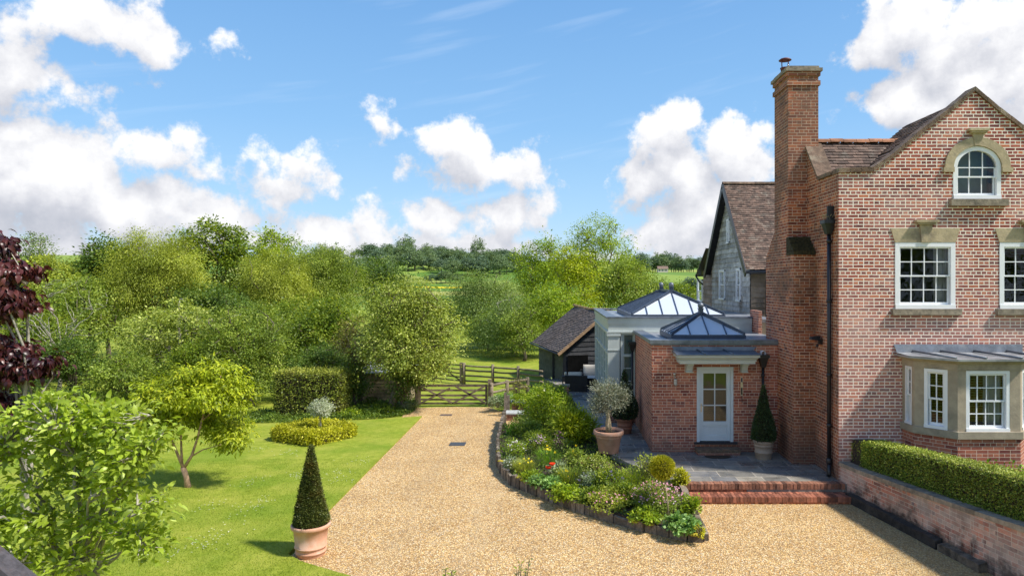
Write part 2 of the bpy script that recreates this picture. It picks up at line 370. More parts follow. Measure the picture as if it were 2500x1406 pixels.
M['doorglass'] = glass_mat('door_glass', (.86, .91, .97), base_r=.06)
M['roofglass'] = glass_mat('roof_glass', (.92, .96, 1.), .04, .85, (.66, .71, .76))  # pale opaque body stands in for reflected sky and the blinds below
M['frost'] = glass_mat('green_tinted_glass', (.75, .9, .88), .1, .5, (.12, .2, .2))
M['curtain'] = plain('pale_curtain', (.55, .52, .46), .9, .08, 3)
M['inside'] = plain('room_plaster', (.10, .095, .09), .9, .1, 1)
M['moss'] = plain('moss_clump', (.06, .05, .02), 1., .5, 18, dirt=(.12, .085, .035), bmp=.04)
M['yellowmoss'] = plain('yellow_green_moss', (.40, .32, .03), 1., .3, 20, bmp=.01)
M['redmetal'] = plain('red_brown_cowl', (.13, .035, .04), .5, .3, 10)
M['iron'] = plain('cast_iron_cover', (.075, .08, .088), .55, .3, 25, metal=.3, bmp=.004)
M['rustiron'] = plain('rusty_grate', (.17, .11, .085), .8, .3, 25, bmp=.004)
M['slateroof'] = plain('asphalt_shingle', (.055, .05, .055), .85, .3, 25, dirt=(.10, .055, .04), bmp=.006, rnd=.6)
M['cane'] = plain('bamboo_cane', (.42, .36, .2), .7, .2, 20)
M['mat'] = plain('coir_mat', (.05, .033, .02), 1., .4, 60, bmp=.01)
# ================================================================== GROUND
def grass_mat(name, near=True):
    m, n, b, _ = new_mat(name); P = geo_pos(n)
    f1 = n.noise(P, 26, 5, .75); f2 = n.noise(P, 1.1, 4, .6); f3 = n.noise(P, 6, 4, .65)
    c = n.ramp(n.m('ADD', n.m('MULTIPLY', f1, .5), n.m('MULTIPLY', f3, .5)), [(.25, (.11, .155, .012)), (.5, (.235, .285, .026)), (.75, (.42, .45, .075))])
    c = n.mix(n.m('MULTIPLY', n.sstep(f2, .42, .68), .65), c, (.36, .36, .06))
    c = n.mix(n.m('MULTIPLY', n.sstep(n.noise(P, .45, 3, .5), .45, .68), .6), c, (.12, .215, .012))
    if not near:
        sep = n.add('ShaderNodeSeparateXYZ', [P]); Y = sep.outputs[1]; X = sep.outputs[0]
        v = n.add('ShaderNodeTexVoronoi', voronoi_dimensions='2D', feature='F1'); v.inputs['Scale'].default_value = .011
        n.l.new(P, v.inputs['Vector'])
        fld = n.ramp(n.add('ShaderNodeSeparateColor', [v.outputs['Color']]).outputs[0], [(.1, (.10, .19, .03)), (.4, (.20, .29, .05)), (.7, (.33, .33, .09)), (.9, (.13, .22, .04))])
        c = n.mix(n.sstep(Y, 110, 170), c, fld)
        yb = n.m('MULTIPLY', n.m('MULTIPLY', n.m('MULTIPLY', n.sstep(Y, 448, 450), n.sstep(X, -100., -96.)), n.sstep(Y, 466, 463)), n.sstep(X, -60., -64.))
        c = n.mix(yb, c, (.62, .50, .02))
        sh = n.m('MULTIPLY', n.sstep(n.m('ADD', Y, n.m('MULTIPLY', n.noise(P, .25, 3), 10)), 40, 46), n.sstep(Y, 80, 60))
    setb(n, b, col=c, rough=.9, spec=.15, nrm=bump(n, f1, .03, .7)); return m
M['lawn'] = grass_mat('lawn_grass'); M['field'] = grass_mat('field_grass', False)
def gravel_mat():
    m, n, b, _ = new_mat('golden_gravel'); P = geo_pos(n)
    def cells(sc, off):
        v = n.add('ShaderNodeTexVoronoi', voronoi_dimensions='3D', feature='F1'); v.inputs['Scale'].default_value = sc
        n.l.new(n.vm('ADD', P, off), v.inputs['Vector']); return v
    v = cells(36, (0, 0, 0)); v2 = cells(75, (3, 7, 0))
    r1 = n.add('ShaderNodeSeparateColor', [v.outputs['Color']]).outputs[0]; r2 = n.add('ShaderNodeSeparateColor', [v2.outputs['Color']]).outputs[1]
    pal = [(0, (.10, .06, .035)), (.13, (.42, .25, .11)), (.30, (.80, .52, .22)), (.48, (.95, .70, .36)), (.64, (.96, .84, .62)), (.78, (.75, .40, .15)), (.90, (.98, .93, .82)), (1, (.34, .26, .20))]
    c = n.mix(.3, n.ramp(r1, pal), n.ramp(r2, pal))
    gap = n.sstep(v.outputs['Distance'], .30, .62)
    c = n.mix(n.m('MULTIPLY', gap, .7), c, (.26, .15, .065))
    big = n.noise(P, .8, 5, .6)
    c = n.mix(1., c, n.ramp(big, [(.3, (.90, .83, .66)), (.7, (1.12, 1.07, .87))]), 'MULTIPLY')
    c = n.mix(n.m('MULTIPLY', n.sstep(n.noise(P, 2.3, 5, .7), .58, .74), .35), c, (.38, .27, .10))
    sx = n.add('ShaderNodeSeparateXYZ', [P]); wob_ = n.m('MULTIPLY', n.m('SUBTRACT', n.noise(P, .35, 2), .5), 1.6)
    xx = n.m('ADD', sx.outputs[0], wob_)
    for x_c in (-3.05, -1.5):      # faint wheel tracks, pressed darker
        tr_ = n.sstep(n.m('ABSOLUTE', n.m('SUBTRACT', xx, x_c)), .32, .05); c = n.mix(n.m('MULTIPLY', tr_, .16), c, (.45, .33, .19))
    # thin moss and silt along the planted edge and under the wall
    sep = n.add('ShaderNodeSeparateXYZ', [P])
    e = n.sstep(n.m('MULTIPLY_ADD', n.noise(P, 1.8, 4, .7), 1.3, sep.outputs[0]), 6.0, 7.2)
    c = n.mix(n.m('MULTIPLY', e, .55), c, (.26, .20, .09))
    h = n.m('ADD', n.m('MULTIPLY', v.outputs['Distance'], -1.), n.m('MULTIPLY', v2.outputs['Distance'], -.4))
    setb(n, b, col=c, rough=.8, spec=.3, nrm=bump(n, h, .022, .9)); return m
M['gravel'] = gravel_mat()
def paving_mat():
    m, n, b, _ = new_mat('wet_stone_paving'); P = geo_pos(n); uv = uvn(n)
    br = n.add('ShaderNodeTexBrick', offset=.37, offset_frequency=2, squash=.72, squash_frequency=3); n.l.new(uv, br.inputs['Vector'])
    for k, v in (('Color1', (0, 0, 0, 1)), ('Color2', (1, 1, 1, 1)), ('Scale', 1), ('Mortar Size', .010), ('Brick Width', .82), ('Row Height', .46), ('Bias', 0)): br.inputs[k].default_value = v
    c = n.ramp(br.outputs[0], [(0, (.09, .088, .085)), (.3, (.17, .16, .14)), (.5, (.12, .125, .14)), (.75, (.22, .20, .17)), (1, (.30, .27, .22))])
    c = n.mix(1., c, n.ramp(n.noise(P, 7, 6, .7), [(.3, .65), (.7, 1.35)]), 'MULTIPLY')
    wet = n.sstep(n.noise(P, 1.3, 5, .65), .42, .58)
    c = n.mix(n.m('MULTIPLY', wet, .45), n.mix(.35, c, (.26, .24, .20)), n.mix(.0, c, (.05, .05, .05)))
    c = n.mix(br.outputs['Fac'], c, (.42, .37, .30))
    rg = n.ramp(wet, [(0, .75), (1, .22)])
    setb(n, b, col=c, rough=rg, spec=.5, nrm=bump(n, n.m('MULTIPLY_ADD', br.outputs['Fac'], -1., n.noise(P, 9, 4, .6)), .006, .6)); return m
M['paving'] = paving_mat()
def sm(t): t = np.clip(t, 0, 1); return t * t * (3 - 2 * t)
def terrain_h(x, y):
    h = 29 * sm((y - 400) / 420) * (1 + .06 * np.sin(x * .011 + 1) + .03 * np.sin(x * .031))
    rgt = sm((x / np.maximum(y, 1) - .05) / .07)
    h2 = 11.5 * sm((y - 190) / 250) + 14 * sm((y - 520) / 300)
    h = h * (1 - rgt) + h2 * rgt
    h = h + 6 * sm((-x / np.maximum(y, 1) - .12) / .15) * sm((y - 400) / 300)
    return h - .03 - 0.6 * sm((y - 40) / 30) * sm((260 - y) / 100)
def make_ground():
    ys = np.concatenate([np.linspace(-80, 40, 13), np.linspace(44, 400, 60), np.linspace(410, 1000, 60), np.linspace(1050, 3000, 14)])
    xs = np.concatenate([-np.geomspace(1800, 120, 20), np.linspace(-110, 110, 45), np.geomspace(120, 1800, 20)])
    X, Y = np.meshgrid(xs, ys); Zz = terrain_h(X, Y)
    V = np.stack([X.ravel(), Y.ravel(), Zz.ravel()], 1); nx = len(xs); i = np.arange(len(ys) - 1)[:, None] * nx + np.arange(nx - 1)[None]
    i = i.ravel(); Fc = np.stack([i, i + 1, i + nx + 1, i + nx], 1)
    tag(np_mesh('ground', V, Fc, M['field'], smooth=True), kind='structure')
make_ground()
def sheet(name, pts, z, mat, thick=0, edge_mat=None):
    b = MB(); b.poly([(p[0], p[1], z) for p in pts])
    if thick:
        for i in range(len(pts)):
            p, q = pts[i], pts[(i + 1) % len(pts)]; b.poly([(p[0], p[1], z - thick), (q[0], q[1], z - thick), (q[0], q[1], z), (p[0], p[1], z)])
    return tag(b.build(name, mat), kind='structure')
def area(pts): return sum(pts[i][0] * pts[(i + 1) % len(pts)][1] - pts[(i + 1) % len(pts)][0] * pts[i][1] for i in range(len(pts)))
def ccw(pts): return pts if area(pts) > 0 else pts[::-1]
lawn_edge = [G(u, v) for u, v in ((1030,1018),(940,1109),(870,1180),(808,1243),(765,1288),(722,1338),(703,1357),(735,1375),(790,1392),(870,1415),(980,1450))]
LAWN = ccw([tuple(p[:2]) for p in lawn_edge] + [(-1.2, 5.5), (-16, 5.5)] + [tuple(G(u, v)[:2]) for u, v in ((-600,1050),(0,1046),(300,1043),(600,1037),(760,1033),(900,1027))])
GRAVEL = ccw([tuple(G(u, v)[:2]) for u, v in ((985,1013),(1018,995),(1110,993),(1195,994),(1228,1006))] + [(-.9, 24.), (-.2, 20.), (2.9, 15.4), (7.2, 15.4), (8.4, 10.), (8.8, 4.), (-4.2, 4.), (-6, 8.5), (-4.6, 12.)])
sheet('gravel_drive', GRAVEL, .004, M['gravel'])
sheet('lawn', LAWN, .045, M['lawn'], .05)
def in_poly(x, y, poly):
    c = np.zeros(len(x), bool); n = len(poly)
    for i in range(n):
        x0, y0 = poly[i][:2]; x1, y1 = poly[(i + 1) % n][:2]
        cond = ((y0 > y) != (y1 > y)) & (x < (x1 - x0) * (y - y0) / (y1 - y0 + 1e-12) + x0); c ^= cond
    return c
TZ = .33
path_edge = [G(u, v, TZ) for u, v in ((1668,1181),(1600,1155),(1530,1128),(1478,1100),(1440,1050),(1412,1000),(1392,960),(1365,942))]
TERR = [(6.5, 15.07)] + [tuple(p[:2]) for p in path_edge] + [(-.5, 31.5), (4.5, 32.5), (6.5, 30)]
TERR = ccw([(2.83, 15.09) if i == 1 else p for i, p in enumerate(TERR)])
sheet('terrace', TERR, TZ, M['paving'], .34)
# raised planting ground between the retaining wall and the house
W0, W1 = Vector((6.46, 14.94, 0)), Vector((7.50, 9.20, 0))          # foot of the retaining wall, drive side
sheet('raised_border', ccw([(6.62, 15.3), (7.72, 9.2), (14, 9.2), (14, 15.4)]), .80, M['soil'], .8)
# ------------------------------------------------------------------ brick steps
def steps():
    t = thing('garden_steps', 'two shallow red brick steps from the gravel up to the stone terrace', 'steps', (4.6, 15, 0))
    b = MB()
    y0, y1 = F / 113.4, F / 110.6
    n = 46; x0, x1 = 2.93, 6.40; w = (x1 - x0) / n
    for i in range(n):      # lower tread: one row of bricks laid on edge, headers to the front
        j = random.uniform(-.006, .006)
        b.cur = random.random(); b.box(x0 + i * w + .004, x0 + (i + 1) * w - .004, y0 + j, y0 + .225, .045, .158 + random.uniform(-.003, .003))
        b.cur = random.random(); b.box(x0 + i * w + .004 + w / 3, x0 + (i + 1) * w - .004 + w / 3, y0 + .231, y1 + .03, .045, .157 + random.uniform(-.003, .003))
    b.cur = None
    M['stepbrick'] = plain('red_step_brick', (.33, .12, .07), .55, .25, 12, dirt=(.20, .09, .055), bmp=.006, rnd=.55)
    M['stepbrick2'] = plain('grimy_step_brick', (.27, .12, .07), .7, .3, 12, dirt=(.09, .06, .045), bmp=.006, rnd=.6)
    b.build('lower_tread', M['stepbrick'], t)
    b = MB(); x0, x1 = 2.84, 6.40; n = 47; w = (x1 - x0) / n
    for i in range(n):
        j = random.uniform(-.008, .008); b.cur = random.random()
        b.box(x0 + i * w + .004, x0 + (i + 1) * w - .004, y1 - .012 + j, y1 + .20, .215, .336 + random.uniform(-.003, .004))
    b.build('upper_tread', M['stepbrick2'], t)
    b = MB(); b.box(2.92, 6.40, y0 + .012, y1 + .02, -.02, .15); b.box(2.84, 6.40, y1 + .01, y1 + .19, -.02, .325); b.build('core', M['steps'], t)
steps()
# ================================================================== HOUSE
X0 = 6.37; YF = F / 108.7        # left corner of the brick house and depth of its front wall
def sash(parent, O, U, N, w, h, cols, rows, fw=.085, arch=0., bars=.022, curtain=None, name='window', mat='white', both=True, glass='glass', lower=.5):
    """sliding sash window; O = lower left corner on the wall face"""
    m = MB(O, U, N)
    def top(a): return h - arch + arch * math.sqrt(max(0, 1 - ((a - w / 2) / (w / 2)) ** 2)) if arch else h
    def tin(a): return h - arch + (arch - fw) * math.sqrt(max(0, 1 - ((a - w / 2) / (w / 2 - fw)) ** 2)) if arch else h - fw
    m.box(0, fw, -.09, .012, 0, h - arch); m.box(w - fw, w, -.09, .012, 0, h - arch)
    m.box(0, w, -.10, .03, -.015, fw * .75)
    if arch:
        k = 20
        for i in range(k):
            t0, t1 = math.pi * (1 - i / k), math.pi * (1 - (i + 1) / k)
            def P(t, r, hh, c): return (w / 2 + r * math.cos(t), c, h - arch + hh * math.sin(t))
            o0, o1 = P(t0, w / 2, arch, .012), P(t1, w / 2, arch, .012); i0, i1 = P(t0, w / 2 - fw, arch - fw, .012), P(t1, w / 2 - fw, arch - fw, .012)
            bk = lambda p: (p[0], -.09, p[2])
            m.poly([i0, i1, o1, o0]); m.poly([bk(i0), bk(i1), i1, i0]); m.poly([o0, o1, bk(o1), bk(o0)])
    else: m.box(0, w, -.09, .0125, h - fw, h)
    f = m.build(name, M[mat], parent)
    iw = w - 2 * fw; mid = fw * .75 + (h - fw * 1.75) * lower
    for part, (zb, zt, c) in enumerate(((fw * .75, mid + .02, -.075), (mid - .02, h - fw, -.045))):
        s = MB(O, U, N); st = .035
        x0, x1 = fw, w - fw
        if part == 0: x0 += .012; x1 -= .012
        zs = zt if not (arch and part) else h - arch
        s.box(x0, x0 + st, c - .02, c + .02, zb, zs); s.box(x1 - st, x1, c - .02, c + .02, zb, zs)
        s.box(x0 + st, x1 - st, c - .019, c + .019, zb, zb + (.055 if part == 0 else .035))
        if not (arch and part): s.box(x0 + st, x1 - st, c - .019, c + .019, zt - .035, zt)
        for i in range(1, cols):
            a = x0 + (x1 - x0) * i / cols; zz = zt - .01 if not (arch and part) else tin(a)
            s.box(a - bars / 2, a + bars / 2, c - .012, c + .012, zb + .03, zz)
        nr = rows // 2 if not (arch and part) else rows - rows // 2
        for i in range(1, nr):
            z = zb + (zt - zb) * i / nr if not (arch and part) else h - arch
            s.box(x0 + st, x1 - st, c - .011, c + .011, z - bars / 2, z + bars / 2)
        s.build('sash', M[mat], f)
        g = MB(O, U, N)
        if arch and part:
            k = 14; pts = [(fw + .01, c, zb)] + [(w - fw - .01, c, zb)] + [(w / 2 + (w / 2 - fw) * math.cos(math.pi * i / k), c, h - arch + (arch - fw) * math.sin(math.pi * i / k)) for i in range(k + 1)]
            g.poly(pts)
        else: g.poly([(x0 + st / 2, c, zb + .02), (x1 - st / 2, c, zb + .02), (x1 - st / 2, c, zt - .015), (x0 + st / 2, c, zt - .015)])
        g.build('pane', M[glass], f)
    if curtain:
        for a0, a1 in curtain:
            cm = MB(O, U, N); k = 24
            for i in range(k):
                p = lambda j: (a0 + (a1 - a0) * j / k, -.22 + .035 * math.sin(j * 1.9) + .02 * math.sin(j * .7))
                q, r_ = p(i), p(i + 1)
                cm.poly([(q[0], q[1], .02), (r_[0], r_[1], .02), (r_[0], r_[1], h - .02), (q[0], q[1], h - .02)], sm=True)
            cm.build('curtain', M['curtain'], f)
    return f
def strips(m, xs, bot, top, openings, Y):
    """wall face in the plane y = Y looking towards -Y, with openings (x0, x1, zb, zt or function)"""
    for a, b in zip(xs[:-1], xs[1:]):
        mid = (a + b) / 2; segs = []
        ops = sorted([o for o in openings if o[0] < mid < o[1]], key=lambda o: o[2]); za, zb = bot, bot
        for o in ops:
            zt = o[3]; m.poly([(a, Y, za), (b, Y, zb), (b, Y, o[2]), (a, Y, o[2])])
            za, zb = (zt(a), zt(b)) if callable(zt) else (zt, zt)
        m.poly([(a, Y, za), (b, Y, zb), (b, Y, top(b)), (a, Y, top(a))])
def xgrid(a, b, step, extra):
    xs = sorted(set([round(a + (b - a) * i / max(1, round((b - a) / step)), 4) for i in range(max(1, round((b - a) / step)) + 1)] + [round(e, 4) for e in extra if a <= e <= b]))
    return xs
GX = 9.417
prof = [(6.35, 7.33), (7.13, 7.355), (7.60, 7.68), (8.105, 8.12), (8.86, 8.69), (GX, 9.158)]
prof += [(2 * GX - x, z) for x, z in prof[::-1][1:]]
def gable(x):
    for (a, za), (b, zb) in zip(prof[:-1], prof[1:]):
        if a <= x <= b: return za + (zb - za) * (x - a) / (b - a) - .10
    return prof[0][1] - .10
house = thing('brick_house', 'large red brick house with swept parapet gable, white sash windows and tall chimney', 'house', (9.4, 15.5, 0))
UX, NY = Vector((1, 0, 0)), Vector((0, -1, 0))
wins = [(7.636, 8.988, wz(752, 108.7), wz(592, 108.7)), (9.98, 11.33, wz(752, 108.7), wz(592, 108.7))]
AX0, AX1, AZ0, AZ1, ARC = 8.94, 10.01, wz(485, 108.7), wz(358, 108.7), .47
def arc_t(x): return AZ1 - ARC + ARC * math.sqrt(max(0, 1 - ((x - (AX0 + AX1) / 2) / ((AX1 - AX0) / 2)) ** 2))
bay_hole = (7.86, 10.28, .85, 3.15)
m = MB()
strips(m, xgrid(X0, 12.46, .5, [w[i] for w in wins for i in (0, 1)] + [bay_hole[0], bay_hole[1]] + [p[0] for p in prof] + [AX0 + (AX1 - AX0) * (1 - math.cos(math.pi * i / 16)) / 2 for i in range(17)]), .3, gable,
       wins + [(AX0, AX1, AZ0, arc_t), bay_hole], YF)
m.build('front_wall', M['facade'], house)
# side wall, seen in shade, with its own raked parapet; rear and far walls close the shell
sp = [(YF, 7.24), (16.45, 7.24), (17.42, 8.33), (18.4, 7.24), (18.95, 6.6)]
m = MB()
for (a, za), (b, zb) in zip(sp[:-1], sp[1:]): m.poly([(X0, b, .3), (X0, a, .3), (X0, a, za), (X0, b, zb)])
for (a, za), (b, zb) in zip(sp[:-1], sp[1:]): m.poly([(X0 + .3, a, za - .9), (X0 + .3, b, zb - .9), (X0 + .3, b, zb), (X0 + .3, a, za)])
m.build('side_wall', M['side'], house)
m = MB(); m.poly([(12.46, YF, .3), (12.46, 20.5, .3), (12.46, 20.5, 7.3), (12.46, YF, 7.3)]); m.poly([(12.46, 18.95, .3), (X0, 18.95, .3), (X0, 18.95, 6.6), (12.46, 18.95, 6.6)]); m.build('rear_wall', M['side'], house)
m = MB()
for z0, z1 in ((3.3, 3.5), (6.15, 6.3)): m.box(X0 + .02, 12.44, YF + .32, 18.9, z0, z1)
m.box(X0 + .02, 12.44, YF + 4, YF + 4.1, .4, 3.3); m.box(X0 + .02, 12.44, YF + 4, YF + 4.1, 3.5, 6.15); m.box(9.44, 9.50, YF + .33, YF + 4, 3.5, 6.14)
m.box(8.2, 11, YF + 2, YF + 2.1, 6.3, 7.6)
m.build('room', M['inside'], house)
# parapet coping of the front gable
m = MB()
for (a, za), (b, zb) in zip(prof[:-1], prof[1:]):
    k = max(1, round((b - a) / .30))
    for i in range(k):
        p = Vector((a + (b - a) * i / k, 0, za + (zb - za) * i / k)); q = Vector((a + (b - a) * (i + 1) / k - .008, 0, za + (zb - za) * (i + 1) / k)); j = random.uniform(-.006, .006)
        m.cur = random.random()
        m.hexa([(p.x, YF - .05, p.z - .10), (q.x, YF - .05, q.z - .10), (q.x, YF + .32, q.z - .10), (p.x, YF + .32, p.z - .10)],
               [(p.x, YF - .055 + j, p.z + j), (q.x, YF - .055 + j, q.z + j), (q.x, YF + .33, q.z + j), (p.x, YF + .33, p.z + j)])
m.cur = None
m.build('gable_coping', M['coping'], house)
m = MB()
for (a, za), (b, zb) in zip(sp[:-2], sp[1:-1]):
    if a == YF: a += .34
    m.hexa([(X0 - .05, a, za), (X0 + .38, a, za), (X0 + .38, b, zb), (X0 - .05, b, zb)], [(X0 - .05, a, za + .085), (X0 + .38, a, za + .085), (X0 + .38, b, zb + .085), (X0 - .05, b, zb + .085)])
m.build('side_coping', M['coping'], house)
# tiled roofs behind the parapets
def tiles(m, O, U, V, w, l, tw=.165, g=.10, inside=None, thick=.014, wav=.0):
    N = U.cross(V).normalized()
    if N.z < 0: N = -N
    k = int(l / g); nx = int(w / tw) + 1
    for j in range(k):
        sh = (j % 2) * tw / 2
        for i in range(-1, nx):
            a0 = i * tw + sh + random.uniform(-.006, .006); a1 = a0 + tw - .004
            a0 = max(0, a0); a1 = min(w, a1)
            if a1 - a0 < .03: continue
            if inside and not inside((a0 + a1) / 2, (j + .5) * g): continue
            b0 = j * g + random.uniform(-.008, .008); b1 = b0 + g * 1.25; t = thick * random.uniform(.8, 1.6); sg = wav * math.sin(a0 * 1.7 + 1) + N.z * 0
            P = lambda a, b, n: O + U * a + V * b + N * (n + sg)
            A, B, C_, D = P(a0, b0, t + .012), P(a1, b0, t + .012), P(a1, b1, .004 + t * .2), P(a0, b1, .004 + t * .2); A0, B0 = P(a0, b0, .0), P(a1, b0, .0)
            r = random.random(); flip = (B - A).cross(D - A).dot(N) < 0
            if flip: m.poly([D, C_, B, A], r=r); m.poly([A, B, B0, A0], r=r)
            else: m.poly([A, B, C_, D], r=r); m.poly([A0, B0, B, A], r=r)
            m.poly([A, D, P(a0, b1, 0), A0], r=r); m.poly([B, B0, P(a1, b1, 0), C_], r=r)
    e = -.002; q = [O + N * e, O + U * w + N * e, O + U * w + V * l + N * e, O + V * l + N * e]
    m.poly(q if (q[1] - q[0]).cross(q[3] - q[0]).dot(N) > 0 else q[::-1], r=.1)
def ridge_tiles(m, a, b, r=.11, l=.32):
    d = (b - a); n = max(1, int(d.length / l)); d = d / n; dn = d.normalized(); sd = dn.cross(Z3).normalized(); up = sd.cross(dn)
    for i in range(n):
        p = a + d * i + up * random.uniform(-.008, .008); q = p + d * 1.0 - dn * .01; m.cur = random.random(); k = 6
        for j in range(k):
            t0, t1 = math.pi * (j / k), math.pi * ((j + 1) / k)
            f = lambda c, t, rr: c + sd * math.cos(t) * rr + up * (math.sin(t) * rr * .9)
            m.poly([f(p, t0, r), f(p, t1, r), f(q, t1, r), f(q, t0, r)][::-1], sm=True)
            m.poly([f(p, t0, r), f(p, t1, r), f(p, t1, r * .8), f(p, t0, r * .8)])
    m.cur = None
sl = math.hypot(17.42 - 15.75, 8.33 - 6.5)
Vs = Vector((0, 17.42 - 15.75, 8.33 - 6.5)).normalized()
m = MB(); O = Vector((X0 + .3, 15.75, 6.5)); tiles(m, O, UX, Vs, 2.9, sl, .19, .115)
wr = m.build('roof', M['tile'], house)
m = MB(); m.poly([(X0 + .3, 17.42, 8.30), (X0 + .3, 19.3, 6.2), (12.4, 19.3, 6.2), (12.4, 17.42, 8.30)][::-1]); m.build('roof', M['tile_barn'], house)
m = MB(); ridge_tiles(m, Vector((X0 + .3, 17.42, 8.33)), Vector((9.3, 17.42, 8.33)), .12); m.build('ridge_tiles', M['ridge'], house)
m = MB()
gp = [(7.05, 7.18), (7.60, 7.50), (8.105, 7.94), (8.86, 8.51), (GX, 8.98)]
for (a, za), (b, zb) in zip(gp[:-1], gp[1:]):
    v = Vector((b - a, 0, zb - za)); tiles(m, Vector((a, YF + .33, za)), Vector((0, 1, 0)), v.normalized(), 2.6, v.length, .19, .115)
for (a, za), (b, zb) in zip(gp[:-1], gp[1:]): m.poly([(2 * GX - a, YF + .33, za), (2 * GX - a, 18, za), (2 * GX - b, 18, zb), (2 * GX - b, YF + .33, zb)])
m.build('roof', M['tile'], house)
# windows of the front
for w_ in wins:
    f = sash(house, Vector((w_[0], YF, w_[2])), UX, NY, w_[1] - w_[0], w_[3] - w_[2], 4, 4, .10, curtain=[(.98, 1.30)])
sash(house, Vector((AX0, YF, AZ0)), UX, NY, AX1 - AX0, AZ1 - AZ0, 3, 3, .095, arch=ARC, lower=.42)
m = MB(); m.box(AX0, AX1, YF + .5, YF + .52, AZ0, AZ1); m.build('window_blind', plain('green_blind', (.16, .24, .22), .9, .1), house)
# stone dressings
m = MB()
def lintel(cx, zt, zb, wt, wb, y=YF - .02):
    k = [(cx - wb / 2, zb), (cx + wb / 2, zb), (cx + wt / 2, zt), (cx - wt / 2, zt)]
    m.poly([(x, y, z) for x, z in k]); m.poly([(k[3][0], y, zt), (k[2][0], y, zt), (k[2][0], YF + .1, zt), (k[3][0], YF + .1, zt)])
    for a, b in ((0, 3), (2, 1)): m.poly([(k[a][0], y, k[a][1]), (k[b][0], y, k[b][1]), (k[b][0], YF + .1, k[b][1]), (k[a][0], YF + .1, k[a][1])])
def keystone(cx, zt, zb, wt, wb):
    lintel(cx, zt, zb, wt, wb, YF - .055); m.box(cx - wt * .72, cx + wt * .72, YF - .10, YF - .002, zt, zt + .045); m.box(cx - wt * .9, cx + wt * .9, YF - .13, YF - .003, zt + .045, zt + .10)
for w_ in wins:
    cx = (w_[0] + w_[1]) / 2; m = MB(); lintel(cx, w_[3] + .315, w_[3] + .003, 1.56, 1.36); keystone(cx, w_[3] + .40, w_[3] + .004, .28, .20); m.build('lintel', M['stone'], house)
    m = MB(); m.box(w_[0] - .09, w_[1] + .10, YF - .10, YF - .002, w_[2] - .15, w_[2] - .016); m.box(w_[0] - .07, w_[1] + .08, YF - .075, YF - .001, w_[2] - .165, w_[2] - .1505); m.build('window_sill', M['copewall'], house, bevel=.012)
m = MB(); cx = (AX0 + AX1) / 2; k = 28; y = YF - .045; hw = (AX1 - AX0) / 2
for i in range(k):
    t0, t1 = math.pi * i / k, math.pi * (i + 1) / k
    def P(t, e, yy): return (cx + (hw + e) * math.cos(t), yy, AZ1 - ARC + (ARC + e) * math.sin(t))
    e0, e1 = .004, .20
    m.poly([P(t0, e0, y), P(t0, e1, y), P(t1, e1, y), P(t1, e0, y)]); m.poly([P(t0, e1, y), P(t0, e1, YF), P(t1, e1, YF), P(t1, e1, y)]); m.poly([P(t0, e0, YF), P(t0, e0, y), P(t1, e0, y), P(t1, e0, YF)])
for sx in (-1, 1): m.box(min(cx + sx * (hw + .002), cx + sx * (hw + .24)), max(cx + sx * (hw + .002), cx + sx * (hw + .24)), YF - .07, YF - .001, AZ1 - ARC - .11, AZ1 - ARC)
keystone(cx, AZ1 + .29, AZ1 + .01, .25, .15)
m.build('window_arch', M['stone'], house)
m = MB(); m.box(AX0 - .10, AX1 + .11, YF - .12, YF - .002, AZ0 - .17, AZ0 - .02); m.build('window_sill', M['copewall'], house, bevel=.012)
# ------------------------------------------------------------------ bay window
bay = [(7.80, YF), (7.83, 14.88), (8.416, 14.27), (9.73, 14.27), (10.31, 14.88), (10.34, YF)]
def ring(m, off, z0, z1, cap=True, pts=bay, off2=None):
    cxy = Vector((9.07, 15.3)); off2 = off if off2 is None else off2
    def ex(o):
        r = []
        for i, p in enumerate(pts):
            p = Vector(p); d = Vector((0, 0))
            for a, b in ((i - 1, i), (i, i + 1)):
                if a < 0 or b >= len(pts): continue
                e = Vector(pts[b]) - Vector(pts[a]); nrm = Vector((e.y, -e.x)).normalized()
                if nrm.dot(p - cxy) < 0: nrm = -nrm
                d += nrm
            d = d.normalized() / max(.5, d.normalized().dot(nrm)) if d.length else d
            q = p + d * o
            if i in (0, len(pts) - 1): q.y = YF - .001; q.x = p.x + (-o if i == 0 else o)
            r.append(q)
        return r
    A, B = ex(off), ex(off2)
    for i in range(len(pts) - 1):
        m.poly([(A[i].x, A[i].y, z0), (A[i + 1].x, A[i + 1].y, z0), (B[i + 1].x, B[i + 1].y, z1), (B[i].x, B[i].y, z1)])
    if cap:
        m.poly([(p.x, p.y, z1) for p in B]); m.poly([(p.x, p.y, z0) for p in A[::-1]])
BZ0, BZ1 = 1.67, 2.93
m = MB(); ring(m, 0, .3, 1.51); m.build('bay_wall', M['ext'], house)
m = MB(); ring(m, .05, 1.51, BZ0 - .01); m.build('bay_sill', M['stone_grey'], house)
m = MB(); ring(m, .015, BZ1 + .01, BZ1 + .14); ring(m, .03, BZ1 + .14, BZ1 + .20, off2=.10); ring(m, .12, BZ1 + .20, BZ1 + .245); m.build('bay_cornice', M['stone_grey'], house)
spans = {0: (.10, .36), 1: (.195, .655), 2: (.175, 1.09), 3: (.19, .65), 4: (.10, .36)}
